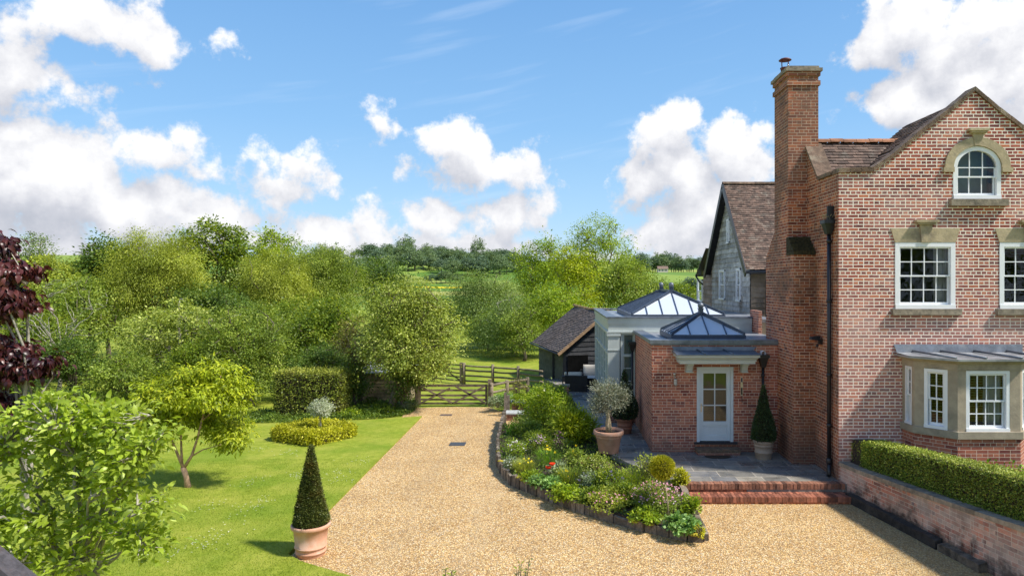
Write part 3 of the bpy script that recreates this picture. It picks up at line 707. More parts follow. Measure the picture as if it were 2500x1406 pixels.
for i in range(5):
    a, b = Vector(bay[i]), Vector(bay[i + 1]); d = (b - a); L = d.length; d.normalize(); U = Vector((d.x, d.y, 0)); N = Vector((d.y, -d.x, 0))
    if N.dot(Vector((a.x - 9.07, a.y - 15.4, 0)) + Vector((b.x - 9.07, b.y - 15.4, 0))) < 0: N = -N
    O = Vector((a.x, a.y, BZ0)); s0, s1 = spans[i]
    for q0, q1 in ((0, s0), (s1, L)): pm = MB(O, U, N); pm.box(q0, q1, -.16, .0, -.012, BZ1 - BZ0 + .012); pm.build('bay_pier', M['stone_grey'], house)
    n = {0: 1, 1: 2, 2: 4, 3: 2, 4: 1}[i]
    sash(house, O + U * s0 - N * .015, U, N, s1 - s0, BZ1 - BZ0, n, 4, .07 if n > 1 else .045, curtain=[(.5, .86)] if i == 2 else None)
# lead roof of the bay
m = MB(); zt, ze = 3.37, 3.19
lr = [(7.62, YF), (7.66, 14.82), (8.34, 14.11), (9.81, 14.11), (10.49, 14.82), (10.53, YF)]
up = [(7.62, YF - .06), (10.53, YF - .06)]
m.poly([(lr[0][0], YF - .001, 3.215), (7.66, 14.82, ze), (8.34, 14.11, ze - .01), (9.81, 14.11, ze - .01), (10.49, 14.82, ze), (lr[5][0], YF - .001, 3.215)])
for a, b in zip(lr[:-1], lr[1:]): m.poly([(a[0], a[1], ze - .05), (b[0], b[1], ze - .05), (b[0], b[1], ze - .008), (a[0], a[1], ze - .008)])
m.build('bay_roof', M['leadlight'], house)
m = MB(); m.poly([(7.655, YF - .05, 3.215), (10.47, YF - .05, 3.215), (10.50, YF - .004, zt + .02), (7.60, YF - .004, zt + .02)])
m.build('lead_flashing', M['lead'], house)
m = MB()
for xa, xb in ((8.0, 8.27), (8.63, 8.90), (9.37, 9.64), (10.1, 10.3)): m.tube([(xa, YF - .06, 3.245), (xb + .03, 14.12 if xb < 10 else 14.6, 3.21)], .024, 8)
m.build('lead_roll', M['lead'], house)
# ------------------------------------------------------------------ chimney
ch = MB()
yl0, yl1 = F / 99.7, 18.9
ch.box(5.84, X0 + .1, yl0, yl1, .3, 5.45)
yu0, yu1 = F / 96.7, F / 91.0
ch.hexa([(5.84, yl0, 5.45), (X0 + .1, yl0, 5.45), (X0 + .1, yl1, 5.45), (5.84, yl1, 5.45)], [(5.88, yu0, 5.95), (X0 + .1, yu0, 5.95), (X0 + .1, yu1, 6.1), (5.88, yu1, 6.1)])
ch.box(5.89, 6.65, yu0, yu1, 5.8, 9.74)
ch.box(5.85, 6.69, yu0 - .04, yu1 + .04, 9.74, 9.86); ch.box(5.89, 6.65, yu0 + .001, yu1, 9.86, 9.98)
ch.box(5.85, 6.69, yu0 - .04, yu1 + .04, 9.98, 10.09)
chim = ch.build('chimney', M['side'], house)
m = MB(); m.box(5.81, 6.73, yu0 - .08, yu1 + .08, 10.09, 10.17); m.box(5.87, 6.67, yu0 - .0, yu1 + .0, 10.17, 10.24); m.build('chimney_cap', M['copewall'], chim, bevel=.02)
m = MB(); c = (6.05, yu1 - .36, 0)
m.lathe([(.11, 10.20), (.11, 10.38), (.125, 10.385), (.125, 10.41), (.09, 10.41), (.09, 10.2)], c, 20); m.build('chimney_pot', M['redmetal'], chim)
m = MB(); m.lathe([(.001, 10.67), (.06, 10.665), (.12, 10.645), (.165, 10.61), (.16, 10.60), (.001, 10.63)], c, 20)
for a in range(4): m.tube([(c[0] + .105 * math.cos(a * 1.57 + .4), c[1] + .105 * math.sin(a * 1.57 + .4), 10.40), (c[0] + .12 * math.cos(a * 1.57 + .4), c[1] + .12 * math.sin(a * 1.57 + .4), 10.63)], .010, 6)
m.build('cowl', M['redmetal'], chim)
# mossy brick ledge where the chimney steps back
m = MB()
random.seed(5)
for j in range(5):
    for i in range(5):
        x = 5.83 + i * .11; m.cur = random.random()
        m.box(x, x + .105, yl0 - .045 + j * .085 + random.uniform(-.015, .015), yl0 + .5, 5.45 + j * .09, 5.545 + j * .09 + random.uniform(0, .015))
m.build('mossy_ledge', M['moss'], chim)
# rear brick corner and leadwork seen between the chimney and the boarded wing
m = MB(); m.box(6.26, X0 + .0, 21.0, 21.9, .3, 3.9); m.build('rear_pier', M['ext'], house)
# ------------------------------------------------------------------ rainwater pipes, lamps
def hopper(m, c, w=.15, h=.30, d=.14):
    x, y, z = c
    m.hexa([(x - w * .3, y - d * .5, z - h), (x + w * .3, y - d * .5, z - h), (x + w * .3, y + d * .5, z - h), (x - w * .3, y + d * .5, z - h)],
           [(x - w * .75, y - d * .8, z - .08), (x + w * .75, y - d * .8, z - .08), (x + w * .75, y + d * .6, z - .08), (x - w * .75, y + d * .6, z - .08)])
    m.box(x - w * .88, x + w * .88, y - d * .95, y + d * .65, z - .08, z)
m = MB(); px, py = X0 - .075, 15.68
m.tube([(px, py, 5.95), (px, py, .62)], .045, 12); m.tube([(px, py, .64), (px - .01, py - .03, .50), (px - .06, py - .14, .38)], .052, 12)
for z in (5.72, 4.35, 2.65, 1.5): m.lathe([(.046, z - .04), (.06, z - .035), (.06, z + .035), (.046, z + .04)], (px, py, 0), 14); m.box(px - .02, X0 + .0, py + .03, py + .085, z - .015, z + .015)
m.lathe([(.046, .60), (.062, .61), (.062, .74), (.046, .75)], (px, py, 0), 14)
hopper(m, (px - .02, py, 6.20), .17, .32, .17); m.box(px - .08, X0, py - .10, py - .06, 6.2, 6.52)
m.build('drainpipe', M['black'], house)
m = MB()   # nest wedged in the hopper
random.seed(3)
for i in range(60):
    a = random.uniform(0, 6.28); r = random.uniform(.0, .12); c0 = Vector((px - .02 + r * math.cos(a), py + r * math.sin(a), 6.2 + random.uniform(0, .12)))
    d = Vector((random.uniform(-1, 1), random.uniform(-1, 1), random.uniform(-.1, 1))) * .12; m.bar(c0, c0 + d, .005, .005)
m.build('nest', M['cane'], None); bpy.data.objects['nest'].location = (0, 0, 0); tag(bpy.data.objects['nest'], 'untidy straw bird nest in the black rainwater hopper below the parapet', 'bird nest')
m = MB(); lx, ly, lz = X0 - .02, 16.3, wz(830, 104.)
m.box(lx - .06, lx + .02, ly - .06, ly + .06, lz - .12, lz - .02); m.hexa([(lx - .26, ly - .09, lz - .01), (lx - .05, ly - .09, lz - .03), (lx - .05, ly + .09, lz - .03), (lx - .26, ly + .09, lz - .01)], [(lx - .24, ly - .08, lz + .05), (lx - .05, ly - .08, lz + .08), (lx - .05, ly + .08, lz + .08), (lx - .24, ly + .08, lz + .05)])
m.tube([(lx - .08, ly, lz - .12), (lx - .10, ly, lz - .19)], .028, 8)
m.build('security_lamp', M['black'], house)
# ================================================================== BRICK EXTENSION
EY = F / 93.; EX0, EX1 = 2.54, 5.84; EYB = F / 77.
ext = thing('brick_extension', 'single storey red brick extension with flat lead roof, glass roof lantern and pale grey door', 'extension', (4.2, 18, .33))
DX0, DX1, DZ0, DZ1 = wx(1701, 93), wx(1790, 93), .60, wz(895.5, 93)
m = MB()
strips(m, xgrid(EX0, EX1, .6, [DX0, DX1]), .33, lambda x: 3.16, [(DX0, DX1, DZ0, DZ1)], EY)
m.poly([(EX0, EYB, .33), (EX0, EY, .33), (EX0, EY, 3.16), (EX0, EYB, 3.16)]); m.poly([(DX0, EY, DZ0), (DX1, EY, DZ0), (DX1, EY + .3, DZ0), (DX0, EY + .3, DZ0)])
m.build('wall', M['ext'], ext)
m = MB(); m.box(EX0 + .3, EX1, EY + 1.6, EY + 1.7, .4, 3.1); m.build('room', M['inside'], ext)
m = MB(); m.box(EX0 + .25, X0 - .0, EY + .25, EYB - .01, 3.10, 3.20); m.build('flat_roof', M['leadlight'], ext)
m = MB(); co = M['lead']
m.box(EX0 - .06, EX1 + .0, EY - .06, EY + .26, 3.17, 3.27); m.box(EX0 - .06, EX0 + .26, EY + .26, EYB - .02, 3.172, 3.268); m.box(EX0 - .03, EX1, EY - .03, EY - .001, 3.13, 3.17)
m.build('parapet_capping', co, ext, bevel=.008)
m = MB()
for x in (EX0 + .55, EX0 + 1.6, EX0 + 2.5): m = MB(); m.box(x, x + .03, EY - .07, EY + .27, 3.262, 3.279); m.build('lead_seam', co, ext)
def lantern(parent, x0, x1, y0, y1, zb, zt, ya, yb, nf, ns, name='roof_lantern'):
    """hipped glass roof: eaves rectangle, ridge from (xc, ya) to (xc, yb)"""
    xc = (x0 + x1) / 2; A = Vector((xc, ya, zt)); B = Vector((xc, yb, zt)); m = MB()
    c = [Vector((x0, y0, zb)), Vector((x1, y0, zb)), Vector((x1, y1, zb)), Vector((x0, y1, zb))]
    m.box(x0 - .03, x1 + .03, y0 - .03, y0 + .05, zb - .14, zb - .01); m.box(x0 - .03, x1 + .03, y1 - .05, y1 + .03, zb - .14, zb - .01)
    m.box(x0 - .03, x0 + .05, y0 + .05, y1 - .05, zb - .14, zb - .01); m.box(x1 - .05, x1 + .03, y0 + .05, y1 - .05, zb - .14, zb - .01)
    for p, q in ((c[0], A), (c[1], A), (c[2], B), (c[3], B)): m.bar(p, q + Vector((0, 0, .03)), .05, .06); m.bar(p + Vector((0, 0, .05)), q + Vector((0, 0, .08)), .035, .03)
    if yb > ya: m.bar(A + Vector((0, 0, .04)), B + Vector((0, 0, .04)), .10, .07)
    for p in ((A, B) if yb > ya + .2 else ((A + B) / 2,)):
        m.box(p.x - .065, p.x + .065, p.y - .065, p.y + .065, zt - .02, zt + .16); m.box(p.x - .08, p.x + .08, p.y - .08, p.y + .08, zt + .15, zt + .175)
        if yb > ya + .2 and p is B: m.box(p.x - .22, p.x + .22, p.y - .10, p.y + .10, zt + .0, zt + .04)
    f = m.build(name, M['darkmetal'], parent)
    m = MB()
    def bars(p, q, e0, e1, n):   # bars running up a slope from the eaves p-q to the hip lines
        for i in range(1, n):
            t = i / n; lo = p.lerp(q, t); L = (q - p).length; 
            a = (p - e0).project(q - p).length / L; b = 1 - (q - e1).project(p - q).length / L
            if t <= a: hi = p.lerp(e0, t / a)
            elif t >= b: hi = q.lerp(e1, (1 - t) / (1 - b))
            else: hi = e0.lerp(e1, (t - a) / (b - a)) if b > a else e0
            m.bar(lo + Vector((0, 0, .02)), hi + Vector((0, 0, .02)), .026, .035)
    bars(c[0], c[1], A, A, nf); bars(c[3], c[0], B, A, ns); bars(c[1], c[2], A, B, ns); bars(c[2], c[3], B, B, nf)
    m.build('glazing_bar', M['darkmetal'], f)
    m = MB(); m.poly([c[0], c[1], A]); m.poly([c[2], c[3], B]); m.poly([c[1], c[2], B, A]); m.poly([c[3], c[0], A, B]); m.build('roof_glass', M['roofglass'], f)
    for p in ((A, B) if yb > ya + .2 else ((A + B) / 2,)):
        m = MB(); m.ball((p.x, p.y, zt + .245), .088, 20); m.lathe([(.04, zt + .16), (.03, zt + .19), (.035, zt + .2)], (p.x, p.y, 0), 12); m.build('ball_finial', M['lead'], f)
    return f
lantern(ext, 3.17, 5.14, 18.5, 20.45, 3.36, 3.87, 19.45, 19.5, 4, 5)
m = MB(); m.box(3.3, 5.0, 18.65, 20.3, 3.15, 3.24); m.build('lantern_well', plain('lantern_well_blind', (.55, .57, .58), .8, .05), ext)
# door
d0 = MB(); fw = .075
O = Vector((DX0, EY, DZ0)); w, h = DX1 - DX0, DZ1 - DZ0
d0.O, d0.U, d0.N = O, UX, NY
d0.box(0, fw, -.10, .02, 0, h); d0.box(w - fw, w, -.10, .02, 0, h); d0.box(fw, w - fw, -.10, .0195, h - fw, h)
d0.build('door_frame', M['greydoor'], ext)
dr = MB(O, UX, NY); a0, a1, zt = fw + .004, w - fw - .004, h - fw - .004; st = .095; zp = .50
dr.box(a0, a0 + st, -.06, -.012, .02, zt); dr.box(a1 - st, a1, -.06, -.012, .02, zt); dr.box(a0 + st, a1 - st, -.06, -.0125, zt - .09, zt); dr.box(a0 + st, a1 - st, -.06, -.0125, .02, .16)
dr.box(a0 + st, a1 - st, -.06, -.0125, zp - .07, zp + .03); dr.box(a0 + st, a1 - st, -.055, -.03, .16, zp - .07)
dr.box(a0 + st + .01, a1 - st - .01, -.03, -.018, zp - .115, zp - .10)
gw = (a0 + a1) / 2; dr.box(gw - .013, gw + .013, -.05, -.018, zp + .03, zt - .09)
for i in (1, 2): z = zp + .03 + (zt - .09 - zp - .03) * i / 3; dr.box(a0 + st, a1 - st, -.05, -.0185, z - .013, z + .013)
door = dr.build('door', M['greydoor'], ext)
g = MB(O, UX, NY); g.poly([(a0 + st, -.04, zp + .03), (a1 - st, -.04, zp + .03), (a1 - st, -.04, zt - .09), (a0 + st, -.04, zt - .09)]); g.build('door_glass', M['doorglass'], door)
g = MB(O, UX, NY); g.box(a0 + .025, a0 + .06, -.012, -.004, .78, 1.0); g.tube([(a0 + .043, -.004, .95), (a0 + .043, .04, .95), (a0 + .14, .045, .95)], .010, 8); g.build('door_handle', M['nickel'], door)
m = MB(); m.box(DX0 - .07, DX1 + .10, EY - .07, EY + .1, DZ0 - .055, DZ0); m.build('threshold', plain('black_slate', (.02, .02, .03), .4, .2, 10), ext)
m = MB(); m.box(wx(1703, 94.5), wx(1806, 94.5), EY - .34, EY - .002, .328, .40)
m.build('door_step', M['ext'], ext); m = MB(); m.box(wx(1701, 94.5), wx(1807, 94.5), EY - .355, EY - .003, .4, .475); m.build('door_step', plain('grimy_step', (.16, .11, .07), .9, .4, 12, dirt=(.28, .13, .07), bmp=.01), ext, bevel=.012)
# canopy on brackets
CX0, CX1 = 3.10, 5.20; pr = .62
m = MB(); 
def tier(x0, x1, y, z0, z1, x0b=None, yb=None):
    x0b = x0 if x0b is None else x0b; yb = y if yb is None else yb; e = x0b - x0
    m.hexa([(x0b, yb, z0), (x1 - e, yb, z0), (x1 - e, EY - .001, z0), (x0b, EY - .001, z0)], [(x0, y, z1), (x1, y, z1), (x1, EY - .001, z1), (x0, EY - .001, z1)])
yf = EY - pr
tier(CX0, CX1, yf, 2.872, 2.925); tier(CX0 + .012, CX1 - .012, yf + .02, 2.79, 2.871, CX0 + .08, yf + .10); tier(CX0 + .065, CX1 - .065, yf + .085, 2.765, 2.789); tier(CX0 + .09, CX1 - .09, yf + .11, 2.70, 2.764)
m.build('canopy', M['grey'], ext)
m = MB(); m.hexa([(CX0 - .02, yf - .03, 2.926), (CX1 + .02, yf - .03, 2.926), (CX1 + .02, EY - .002, 2.926), (CX0 - .02, EY - .002, 2.926)], [(CX0 - .02, yf - .03, 2.945), (CX1 + .02, yf - .03, 2.945), (CX1 + .02, EY - .002, 3.0), (CX0 - .02, EY - .002, 3.0)])
m.poly([(CX0 + .03, EY - .03, 2.99), (CX1 - .02, EY - .03, 2.99), (CX1 + .10, EY - .006, 3.09), (CX0 - .04, EY - .006, 3.10)])
for a in (3.72, 4.42): m.tube([(a, EY - .03, 3.02), (a + .10, yf, 2.96)], .018, 6)
m.build('canopy_lead', M['lead'], ext)
for bx in (3.50, 4.93):
    m = MB(); m.hexa([(bx - .075, EY - .16, 2.46), (bx + .075, EY - .16, 2.46), (bx + .075, EY - .001, 2.46), (bx - .075, EY - .001, 2.46)], [(bx - .075, EY - .30, 2.699), (bx + .075, EY - .30, 2.699), (bx + .075, EY - .001, 2.699), (bx - .075, EY - .001, 2.699)])
    m.box(bx - .09, bx + .09, EY - .20, EY - .0015, 2.435, 2.46); m.box(bx - .085, bx + .085, EY - .315, EY - .0012, 2.63, 2.67); m.build('canopy_bracket', M['grey'], ext)
# round bulkhead wall light
lx, lz = wx(1647, 93), wz(915, 93)
m = MB(); y = EY - .05
m.lathe([(.0, .06), (.035, .055), (.04, .02), (.03, -.005), (.0, -.01)], (lx - .01, y, lz + .0), 16); m.tube([(lx - .01, y, lz), (lx + .005, y - .03, lz - .09)], .014, 8)
m.lathe([(.012, 0), (.05, -.02), (.055, -.05), (.045, -.06), (.045, -.17), (.02, -.20), (.0, -.205)], (lx + .01, y - .04, lz - .08), 16)
m.build('wall_lamp', M['nickel'], ext)
for a in (0,): 
    m = MB(); m.lathe([(.046, -.06), (.046, -.16)], (lx + .01, y - .04, lz - .08), 16); m.build('lamp_glass', M['lampglass'], bpy.data.objects['wall_lamp'])
# drain hopper and pipe by the chimney
m = MB(); px, py = wx(1871.5, 95), EY - .075
hopper(m, (px, py, wz(868, 95)), .155, .34, .15); m.tube([(px, py, wz(868, 95) - .3), (px, py, .36)], .036, 12)
for z in (2.35, 1.2): m.lathe([(.036, z - .04), (.05, z - .03), (.05, z + .03), (.036, z + .04)], (px, py, 0), 12)
m.build('drainpipe', M['black'], ext)
m = MB(); zz = wz(864, 93)
for k in range(16):
    t0, t1 = 2 * math.pi * k / 16, 2 * math.pi * (k + 1) / 16
    f = lambda t, r, yy: (px + r * math.cos(t), yy, zz + .03 + r * math.sin(t))
    m.poly([f(t0, .05, EY - .12), f(t1, .05, EY - .12), f(t1, .062, EY - .12), f(t0, .062, EY - .12)][::-1]); m.poly([f(t0, .062, EY - .12), f(t1, .062, EY - .12), f(t1, .062, EY), f(t0, .062, EY)])
    m.poly([f(t0, .05, EY - .12), f(t1, .05, EY - .12), f(t1, .05, EY), f(t0, .05, EY)][::-1])
m.build('waste_outlet', M['white'], ext)
# long thermometer on the wall right of the door
th = thing('thermometer', 'slim dark blue and silver wall thermometer right of the extension door', 'thermometer', (wx(1810, 93), EY, 1.9))
x = wx(1810.5, 93); m = MB(); m.box(x - .028, x + .028, EY - .012, EY - .002, wz(965, 93), wz(920, 93)); m.build('back_plate', M['nickel'], th, bevel=.004)
m = MB(); m.box(x - .018, x + .018, EY - .022, EY - .0125, wz(963, 93), wz(946, 93)); m.build('dark_panel', M['black'], th); m = MB(); m.box(x - .018, x + .018, EY - .022, EY - .0125, wz(932, 93), wz(922, 93)); m.build('dark_panel', plain('navy', (.01, .01, .06), .4, .1), th)
m = MB(); m.tube([(x + .005, EY - .01, wz(965, 93)), (x + .01, EY - .015, wz(982, 93))], .008, 6); m.build('hanging_cord', M['black'], th)
# door mat
m = MB(); k = 14; c = Vector((wx(1754, 96), EY - .50, TZ + .012))
m.poly([(c.x - .33, c.y + .12, c.z)] + [(c.x - .33 * math.cos(math.pi * i / k), c.y - .0 - .20 * math.sin(math.pi * i / k), c.z) for i in range(k + 1)] + [(c.x + .33, c.y + .12, c.z)])
o = m.build('door_mat', M['mat'], None, loc=c); tag(o, 'dark half round doormat on the paving below the extension door step', 'door mat')
# ================================================================== ORANGERY
OY = F / 77.; OX0, OX1, OYB = 1.69, 6.26, F / 58.
ora = thing('orangery', 'sage grey painted orangery with tall glazing, flat lead roof and large hipped glass lantern', 'orangery', (4, 22, .33))
ZT = wz(773, 77)        # top of the lead edge
m = MB()
m.box(OX0 - .08, OX1, OY - .08, OY + .26, ZT - .05, ZT); m.box(OX0 - .08, OX0 + .26, OY + .26, OYB, ZT - .052, ZT - .002); m.box(OX0 - .08, OX1, OYB - .2, OYB + .05, ZT - .054, ZT - .003)
m.build('parapet_capping', M['lead'], ora, bevel=.008)
m = MB(); m.box(OX0 + .2, OX1 + .9, OY + .2, OYB - .1, ZT - .2, ZT - .09); m.build('flat_roof', M['leadlight'], ora)
zf = wz(812.3, 77)
m = MB()
m.box(OX0 - .03, OX1 - .02, OY - .03, OY + .2, zf + .28, ZT - .051); m.box(OX0, OX1 - .02, OY, OY + .2, zf + .05, zf + .279); m.box(OX0 - .05, OX1 - .02, OY - .05, OY + .2, zf, zf + .049)
m.box(OX0 - .031, OX0 + .2, OY + .21, OYB, zf + .28, ZT - .053); m.box(OX0 - .001, OX0 + .2, OY + .21, OYB, zf + .05, zf + .279); m.box(OX0 - .051, OX0 + .2, OY + .21, OYB, zf, zf + .049)
m.box(OX0 - .03, OX0 + .0, OY - .02, OYB, zf - .05, zf - .001)
m.build('fascia', M['grey'], ora)
zb = .75
m = MB(); m.box(OX0 + .02, EX0 + .3, OY + .02, OY + .2, .30, zb); m.box(OX0 + .02, OX0 + .2, OY + .2, OYB, .30, zb); m.build('plinth_wall', M['ext'], ora)
# corner pilasters
m = MB()
m.box(OX0 - .012, OX0 + .36, OY - .012, OY + .2, zb, zf - .001); m.box(OX0 - .045, OX0 + .39, OY - .045, OY + .2, zf - .10, zf - .03); m.box(OX0 - .03, OX0 + .375, OY - .03, OY + .2, zf - .56, zf - .53)
m.box(OX0 - .035, OX0 + .38, OY - .035, OY + .2, zb + .0, zb + .16)
m.build('corner_pilaster', M['grey'], ora)
m = MB(); m.box(OX0 - .012, OX0 + .2, OYB - .3, OYB, zb, zf - .001); m.build('corner_pilaster', M['grey'], ora)
def ofr(O, U, N, w, transom, cols, rows):
    m = MB(O, U, N); h = zf - .001 - zb; f = .07
    m.box(0, w, -.09, .03, 0, f * .8); m.box(0, f, -.09, .025, f * .8, h); m.box(w - f, w, -.09, .025, f * .8, h); m.box(f, w - f, -.09, .0245, h - f, h)
    zt = h - transom; m.box(f, w - f, -.09, .035, zt - .04, zt + .04)
    m.box(f, f + .05, -.07, .0, f * .8, h - f); m.box(w - f - .05, w - f, -.07, .0, f * .8, h - f)
    for i in range(1, cols): a = f + (w - 2 * f) * i / cols; m.box(a - .012, a + .012, -.05, -.01, f * .8, h - f)
    for i in range(1, rows): z = f + (zt - f) * i / rows; m.box(f, w - f, -.05, -.0105, z - .012, z + .012)
    fr = m.build('window', M['grey'], ora)
    g = MB(O, U, N); g.poly([(f, -.03, f * .8), (w - f, -.03, f * .8), (w - f, -.03, h - f), (f, -.03, h - f)]); g.build('pane', M['frost'], fr)
ofr(Vector((OX0 + .39, OY + .05, zb)), UX, NY, EX0 - OX0 - .39 + .05, .72, 1, 4)
n = 5; L = (OYB - .3 - OY - .25) / n
for i in range(n): ofr(Vector((OX0 + .05, OY + .24 + L * (i + 1), zb)), Vector((0, -1, 0)), Vector((-1, 0, 0)), L - .02, .72, 2, 4)
m = MB(); m.box(OX0 + .3, OX1, OYB - .2, OYB, .3, 3.4); m.box(OX1 - .1, OX1, OY + .1, OYB, .3, 3.4); m.box(OX0 + .2, OX1, OY + .22, OYB, .30, .36); m.box(EX0 + .4, OX1, OY + .1, OY + .22, .4, 3.3); m.build('room', plain('orangery_room', (.28, .29, .28), .9, .06, 1), ora)
lantern(ora, 2.47, 5.43, 21.9, 26.9, 3.75, 4.45, 23.2, 25.4, 6, 12)
m = MB(); m.box(2.6, 5.3, 22.05, 26.7, 3.5, 3.6); m.build('lantern_well', plain('orangery_blind', (.60, .62, .63), .8, .05), ora)
m = MB(); hx = wx(1546, 78.6)
hopper(m, (hx, OY - .16, wz(835, 78)), .14, .30, .14); m.tube([(hx, OY - .16, wz(835, 78) - .25), (hx, OY - .16, .35)], .04, 10); m.build('drainpipe', M['black'], ora)
# ================================================================== BOARDED WING BEHIND
tw = thing('boarded_wing', 'steep gabled house wing clad in grey weathered boards under an old clay tile roof', 'house wing', (9, 28, 0))
TX = 7.24; ty0, ty1 = F / 66., F / 53.2; tym = (ty0 + ty1) / 2; tze, tzr = 5.45, 8.74; tzb = 3.45
def boards(m, O, U, N, w, zt_l, zt_r, h0, bh=.19, lim=None, joint=2.2):
    """overlapping boards with wavy lower edges; lim(z) -> (a0, a1)"""
    b0 = 0.
    while b0 < h0:
        a0, a1 = lim(b0 + bh * .5) if lim else (0, w)
        if a1 - a0 > .05:
            x = a0 - random.uniform(0, joint * .6)
            while x < a1:
                e = x + joint * random.uniform(.7, 1.3); xa, xb = max(x, a0), min(e - .004, a1)
                if xb - xa > .03:
                    k = max(1, int((xb - xa) / .35)); r = random.random(); ph = random.random() * 9
                    low = lambda t: b0 - .012 * math.sin(t * 3.1 + ph) - .008 * math.sin(t * 7.7 + ph)
                    for i in range(k):
                        p, q = xa + (xb - xa) * i / k, xa + (xb - xa) * (i + 1) / k
                        A = [O + U * p + N * .045 + Z3 * low(p), O + U * q + N * .045 + Z3 * low(q), O + U * q + N * .012 + Z3 * (b0 + bh + .03), O + U * p + N * .012 + Z3 * (b0 + bh + .03)]
                        if (A[1] - A[0]).cross(A[3] - A[0]).dot(N) < 0: A = A[::-1]; B = [O + U * q + Z3 * low(q), O + U * p + Z3 * low(p)]; m.poly(A, r=r); m.poly([A[3], A[2], B[0], B[1]], r=r)
                        else: B = [O + U * q + Z3 * low(q), O + U * p + Z3 * low(p)]; m.poly(A, r=r); m.poly([B[1], B[0], A[1], A[0]], r=r)
                x = e
        b0 += bh
def tl(z):    # gable limits measured from the far corner towards the camera
    zz = z + tzb; W_ = ty1 - ty0
    if zz <= tze + .1: return (0, W_)
    t = (zz - tze) / (tzr - tze); return (W_ / 2 * t, W_ - W_ / 2 * t)
m = MB(); U = Vector((0, -1, 0)); N = Vector((-1, 0, 0)); O = Vector((TX, ty1, tzb))
boards(m, O, U, N, ty1 - ty0, 0, 0, tzr - tzb, .195, tl, 2.6)
m.poly([(TX + .01, ty1, tzb), (TX + .01, ty0, tzb), (TX + .01, ty0, tze), (TX + .01, tym, tzr), (TX + .01, ty1, tze)])
m.build('gable_wall', M['board'], tw)
m = MB(); boards(m, Vector((TX, ty0, tzb)), UX, NY, 5, 0, 0, tze - tzb, .195); m.poly([(TX, ty0 + .005, 0), (13, ty0 + .005, 0), (13, ty0 + .005, tze), (TX, ty0 + .005, tze)]); m.build('front_wall', M['boardbrown'], tw)
m = MB(); m.poly([(TX, ty1, 0), (TX, ty0, 0), (TX, ty0, tzb), (TX, ty1, tzb)]); m.build('lower_wall', M['ext'], tw)
k_ = Vector((0, tym - ty0, tzr - tze)); Vt = k_.normalized(); ov = .35
m = MB(); tiles(m, Vector((TX - .30, ty0, tze)) - Vt * .45 + Vector((0, 0, .12)), UX, Vt, 6.2, k_.length + .45, .18, .115)
m.poly([(TX - .3, tym, tzr + .1), (TX - .3, ty1 + .3, tze - .2), (13, ty1 + .3, tze - .2), (13, tym, tzr + .1)][::-1])
m.build('roof', M['tile'], tw)
m = MB(); ridge_tiles(m, Vector((TX - .30, tym, tzr + .10)), Vector((TX + 6, tym, tzr + .10)), .12); m.build('ridge_tiles', M['coping'], tw)
m = MB()
for s in (-1, 1):
    e = Vector((TX - .30, tym + s * (tym - ty0) * 1.13, tze - .38)); a = Vector((TX - .30, tym, tzr + .03))
    m.bar(e, a, .05, .24, up=Vector((1, 0, 0)).cross(a - e)); 
m.build('verge_board', M['black'], tw)
m = MB(); m.poly([(TX - .29, ty1 + .34, tze - .33), (TX - .29, tym, tzr + .0), (TX + .01, tym, tzr + .0), (TX + .01, ty1 + .34, tze - .33)]); m.build('soffit', M['black'], tw)
m = MB(); m.tube([(TX - .3, ty0 - .42, tze - .30), (TX + 5, ty0 - .42, tze - .30)], .06, 8); m.box(TX + .0, TX + 5, ty0 - .35, ty0, tze - .25, tze - .22); m.tube([(TX + .55, ty0 - .3, tze - .3), (TX + .55, ty0 - .12, tze - .65), (TX + .55, ty0 - .12, tzb - .1)], .045, 8)
m.build('gutter', M['black'], tw)
# lean-to beyond
ly0, ly1, lz0, lz1 = ty1, ty1 + 1.9, 5.15, 6.35
m = MB(); sl_ = Vector((0, -(ly1 + .3 - ly0), lz1 - lz0)); tiles(m, Vector((TX - .3, ly1 + .35, lz0)), UX, sl_.normalized(), 5, sl_.length, .18, .115)
m.build('lean_to_roof', M['tile'], tw)
m = MB(); boards(m, Vector((TX, ly1, tzb)), U, N, ly1 - ly0, 0, 0, lz0 - tzb + .2, .195, None, 2); m.poly([(TX + .004, ly1, 0), (TX + .004, ly0, 0), (TX + .004, ly0, lz0 + .8), (TX + .004, ly1, lz0)])
m.build('lean_to_wall', M['boardbrown'], tw)
m = MB(); m.poly([(TX - .31, ly1 + .35, lz0 - .02), (TX - .31, ly0, lz1 - .0), (TX - .31, ly0, lz1 + .05), (TX - .31, ly1 + .35, lz0 + .04)]); m.poly([(TX - .3, ly1 + .35, lz0 - .02), (TX + .1, ly1 + .35, lz0 - .02), (TX + .1, ly0, lz1 - .02), (TX - .3, ly0, lz1 - .02)])
m.tube([(TX - .32, ly1 + .42, lz0 - .02), (TX + 4, ly1 + .42, lz0 - .02)], .06, 8); m.tube([(TX - .30, ly1 + .42, lz0 - .06), (TX - .15, ly1 + .25, lz0 - .35), (TX - .05, ly1 + .02, lz0 - .45)], .04, 8)
m.build('lean_to_gutter', M['black'], tw)
def twin(y_a, y_b, z0, z1, cols, rows, nm='window'):
    return sash(tw, Vector((TX - .075, y_b, z0)), U, N, y_b - y_a, z1 - z0, cols, rows, .07, name=nm)
def yat(u, X=TX): return F * X / (u - CX)
twin(yat(1773), yat(1759.5), wz(732, 58.5), wz(658, 58.5), 3, 4)
twin(yat(1811.5), yat(1801.5), wz(735, 61.9), wz(655, 62.4), 1, 4)
twin(yat(1783.8), yat(1778), wz(594, 58.7), wz(536, 58.5), 1, 2)
twin(yat(1717.5), yat(1705), wz(738, 49.2), wz(682, 49.2), 1, 2)
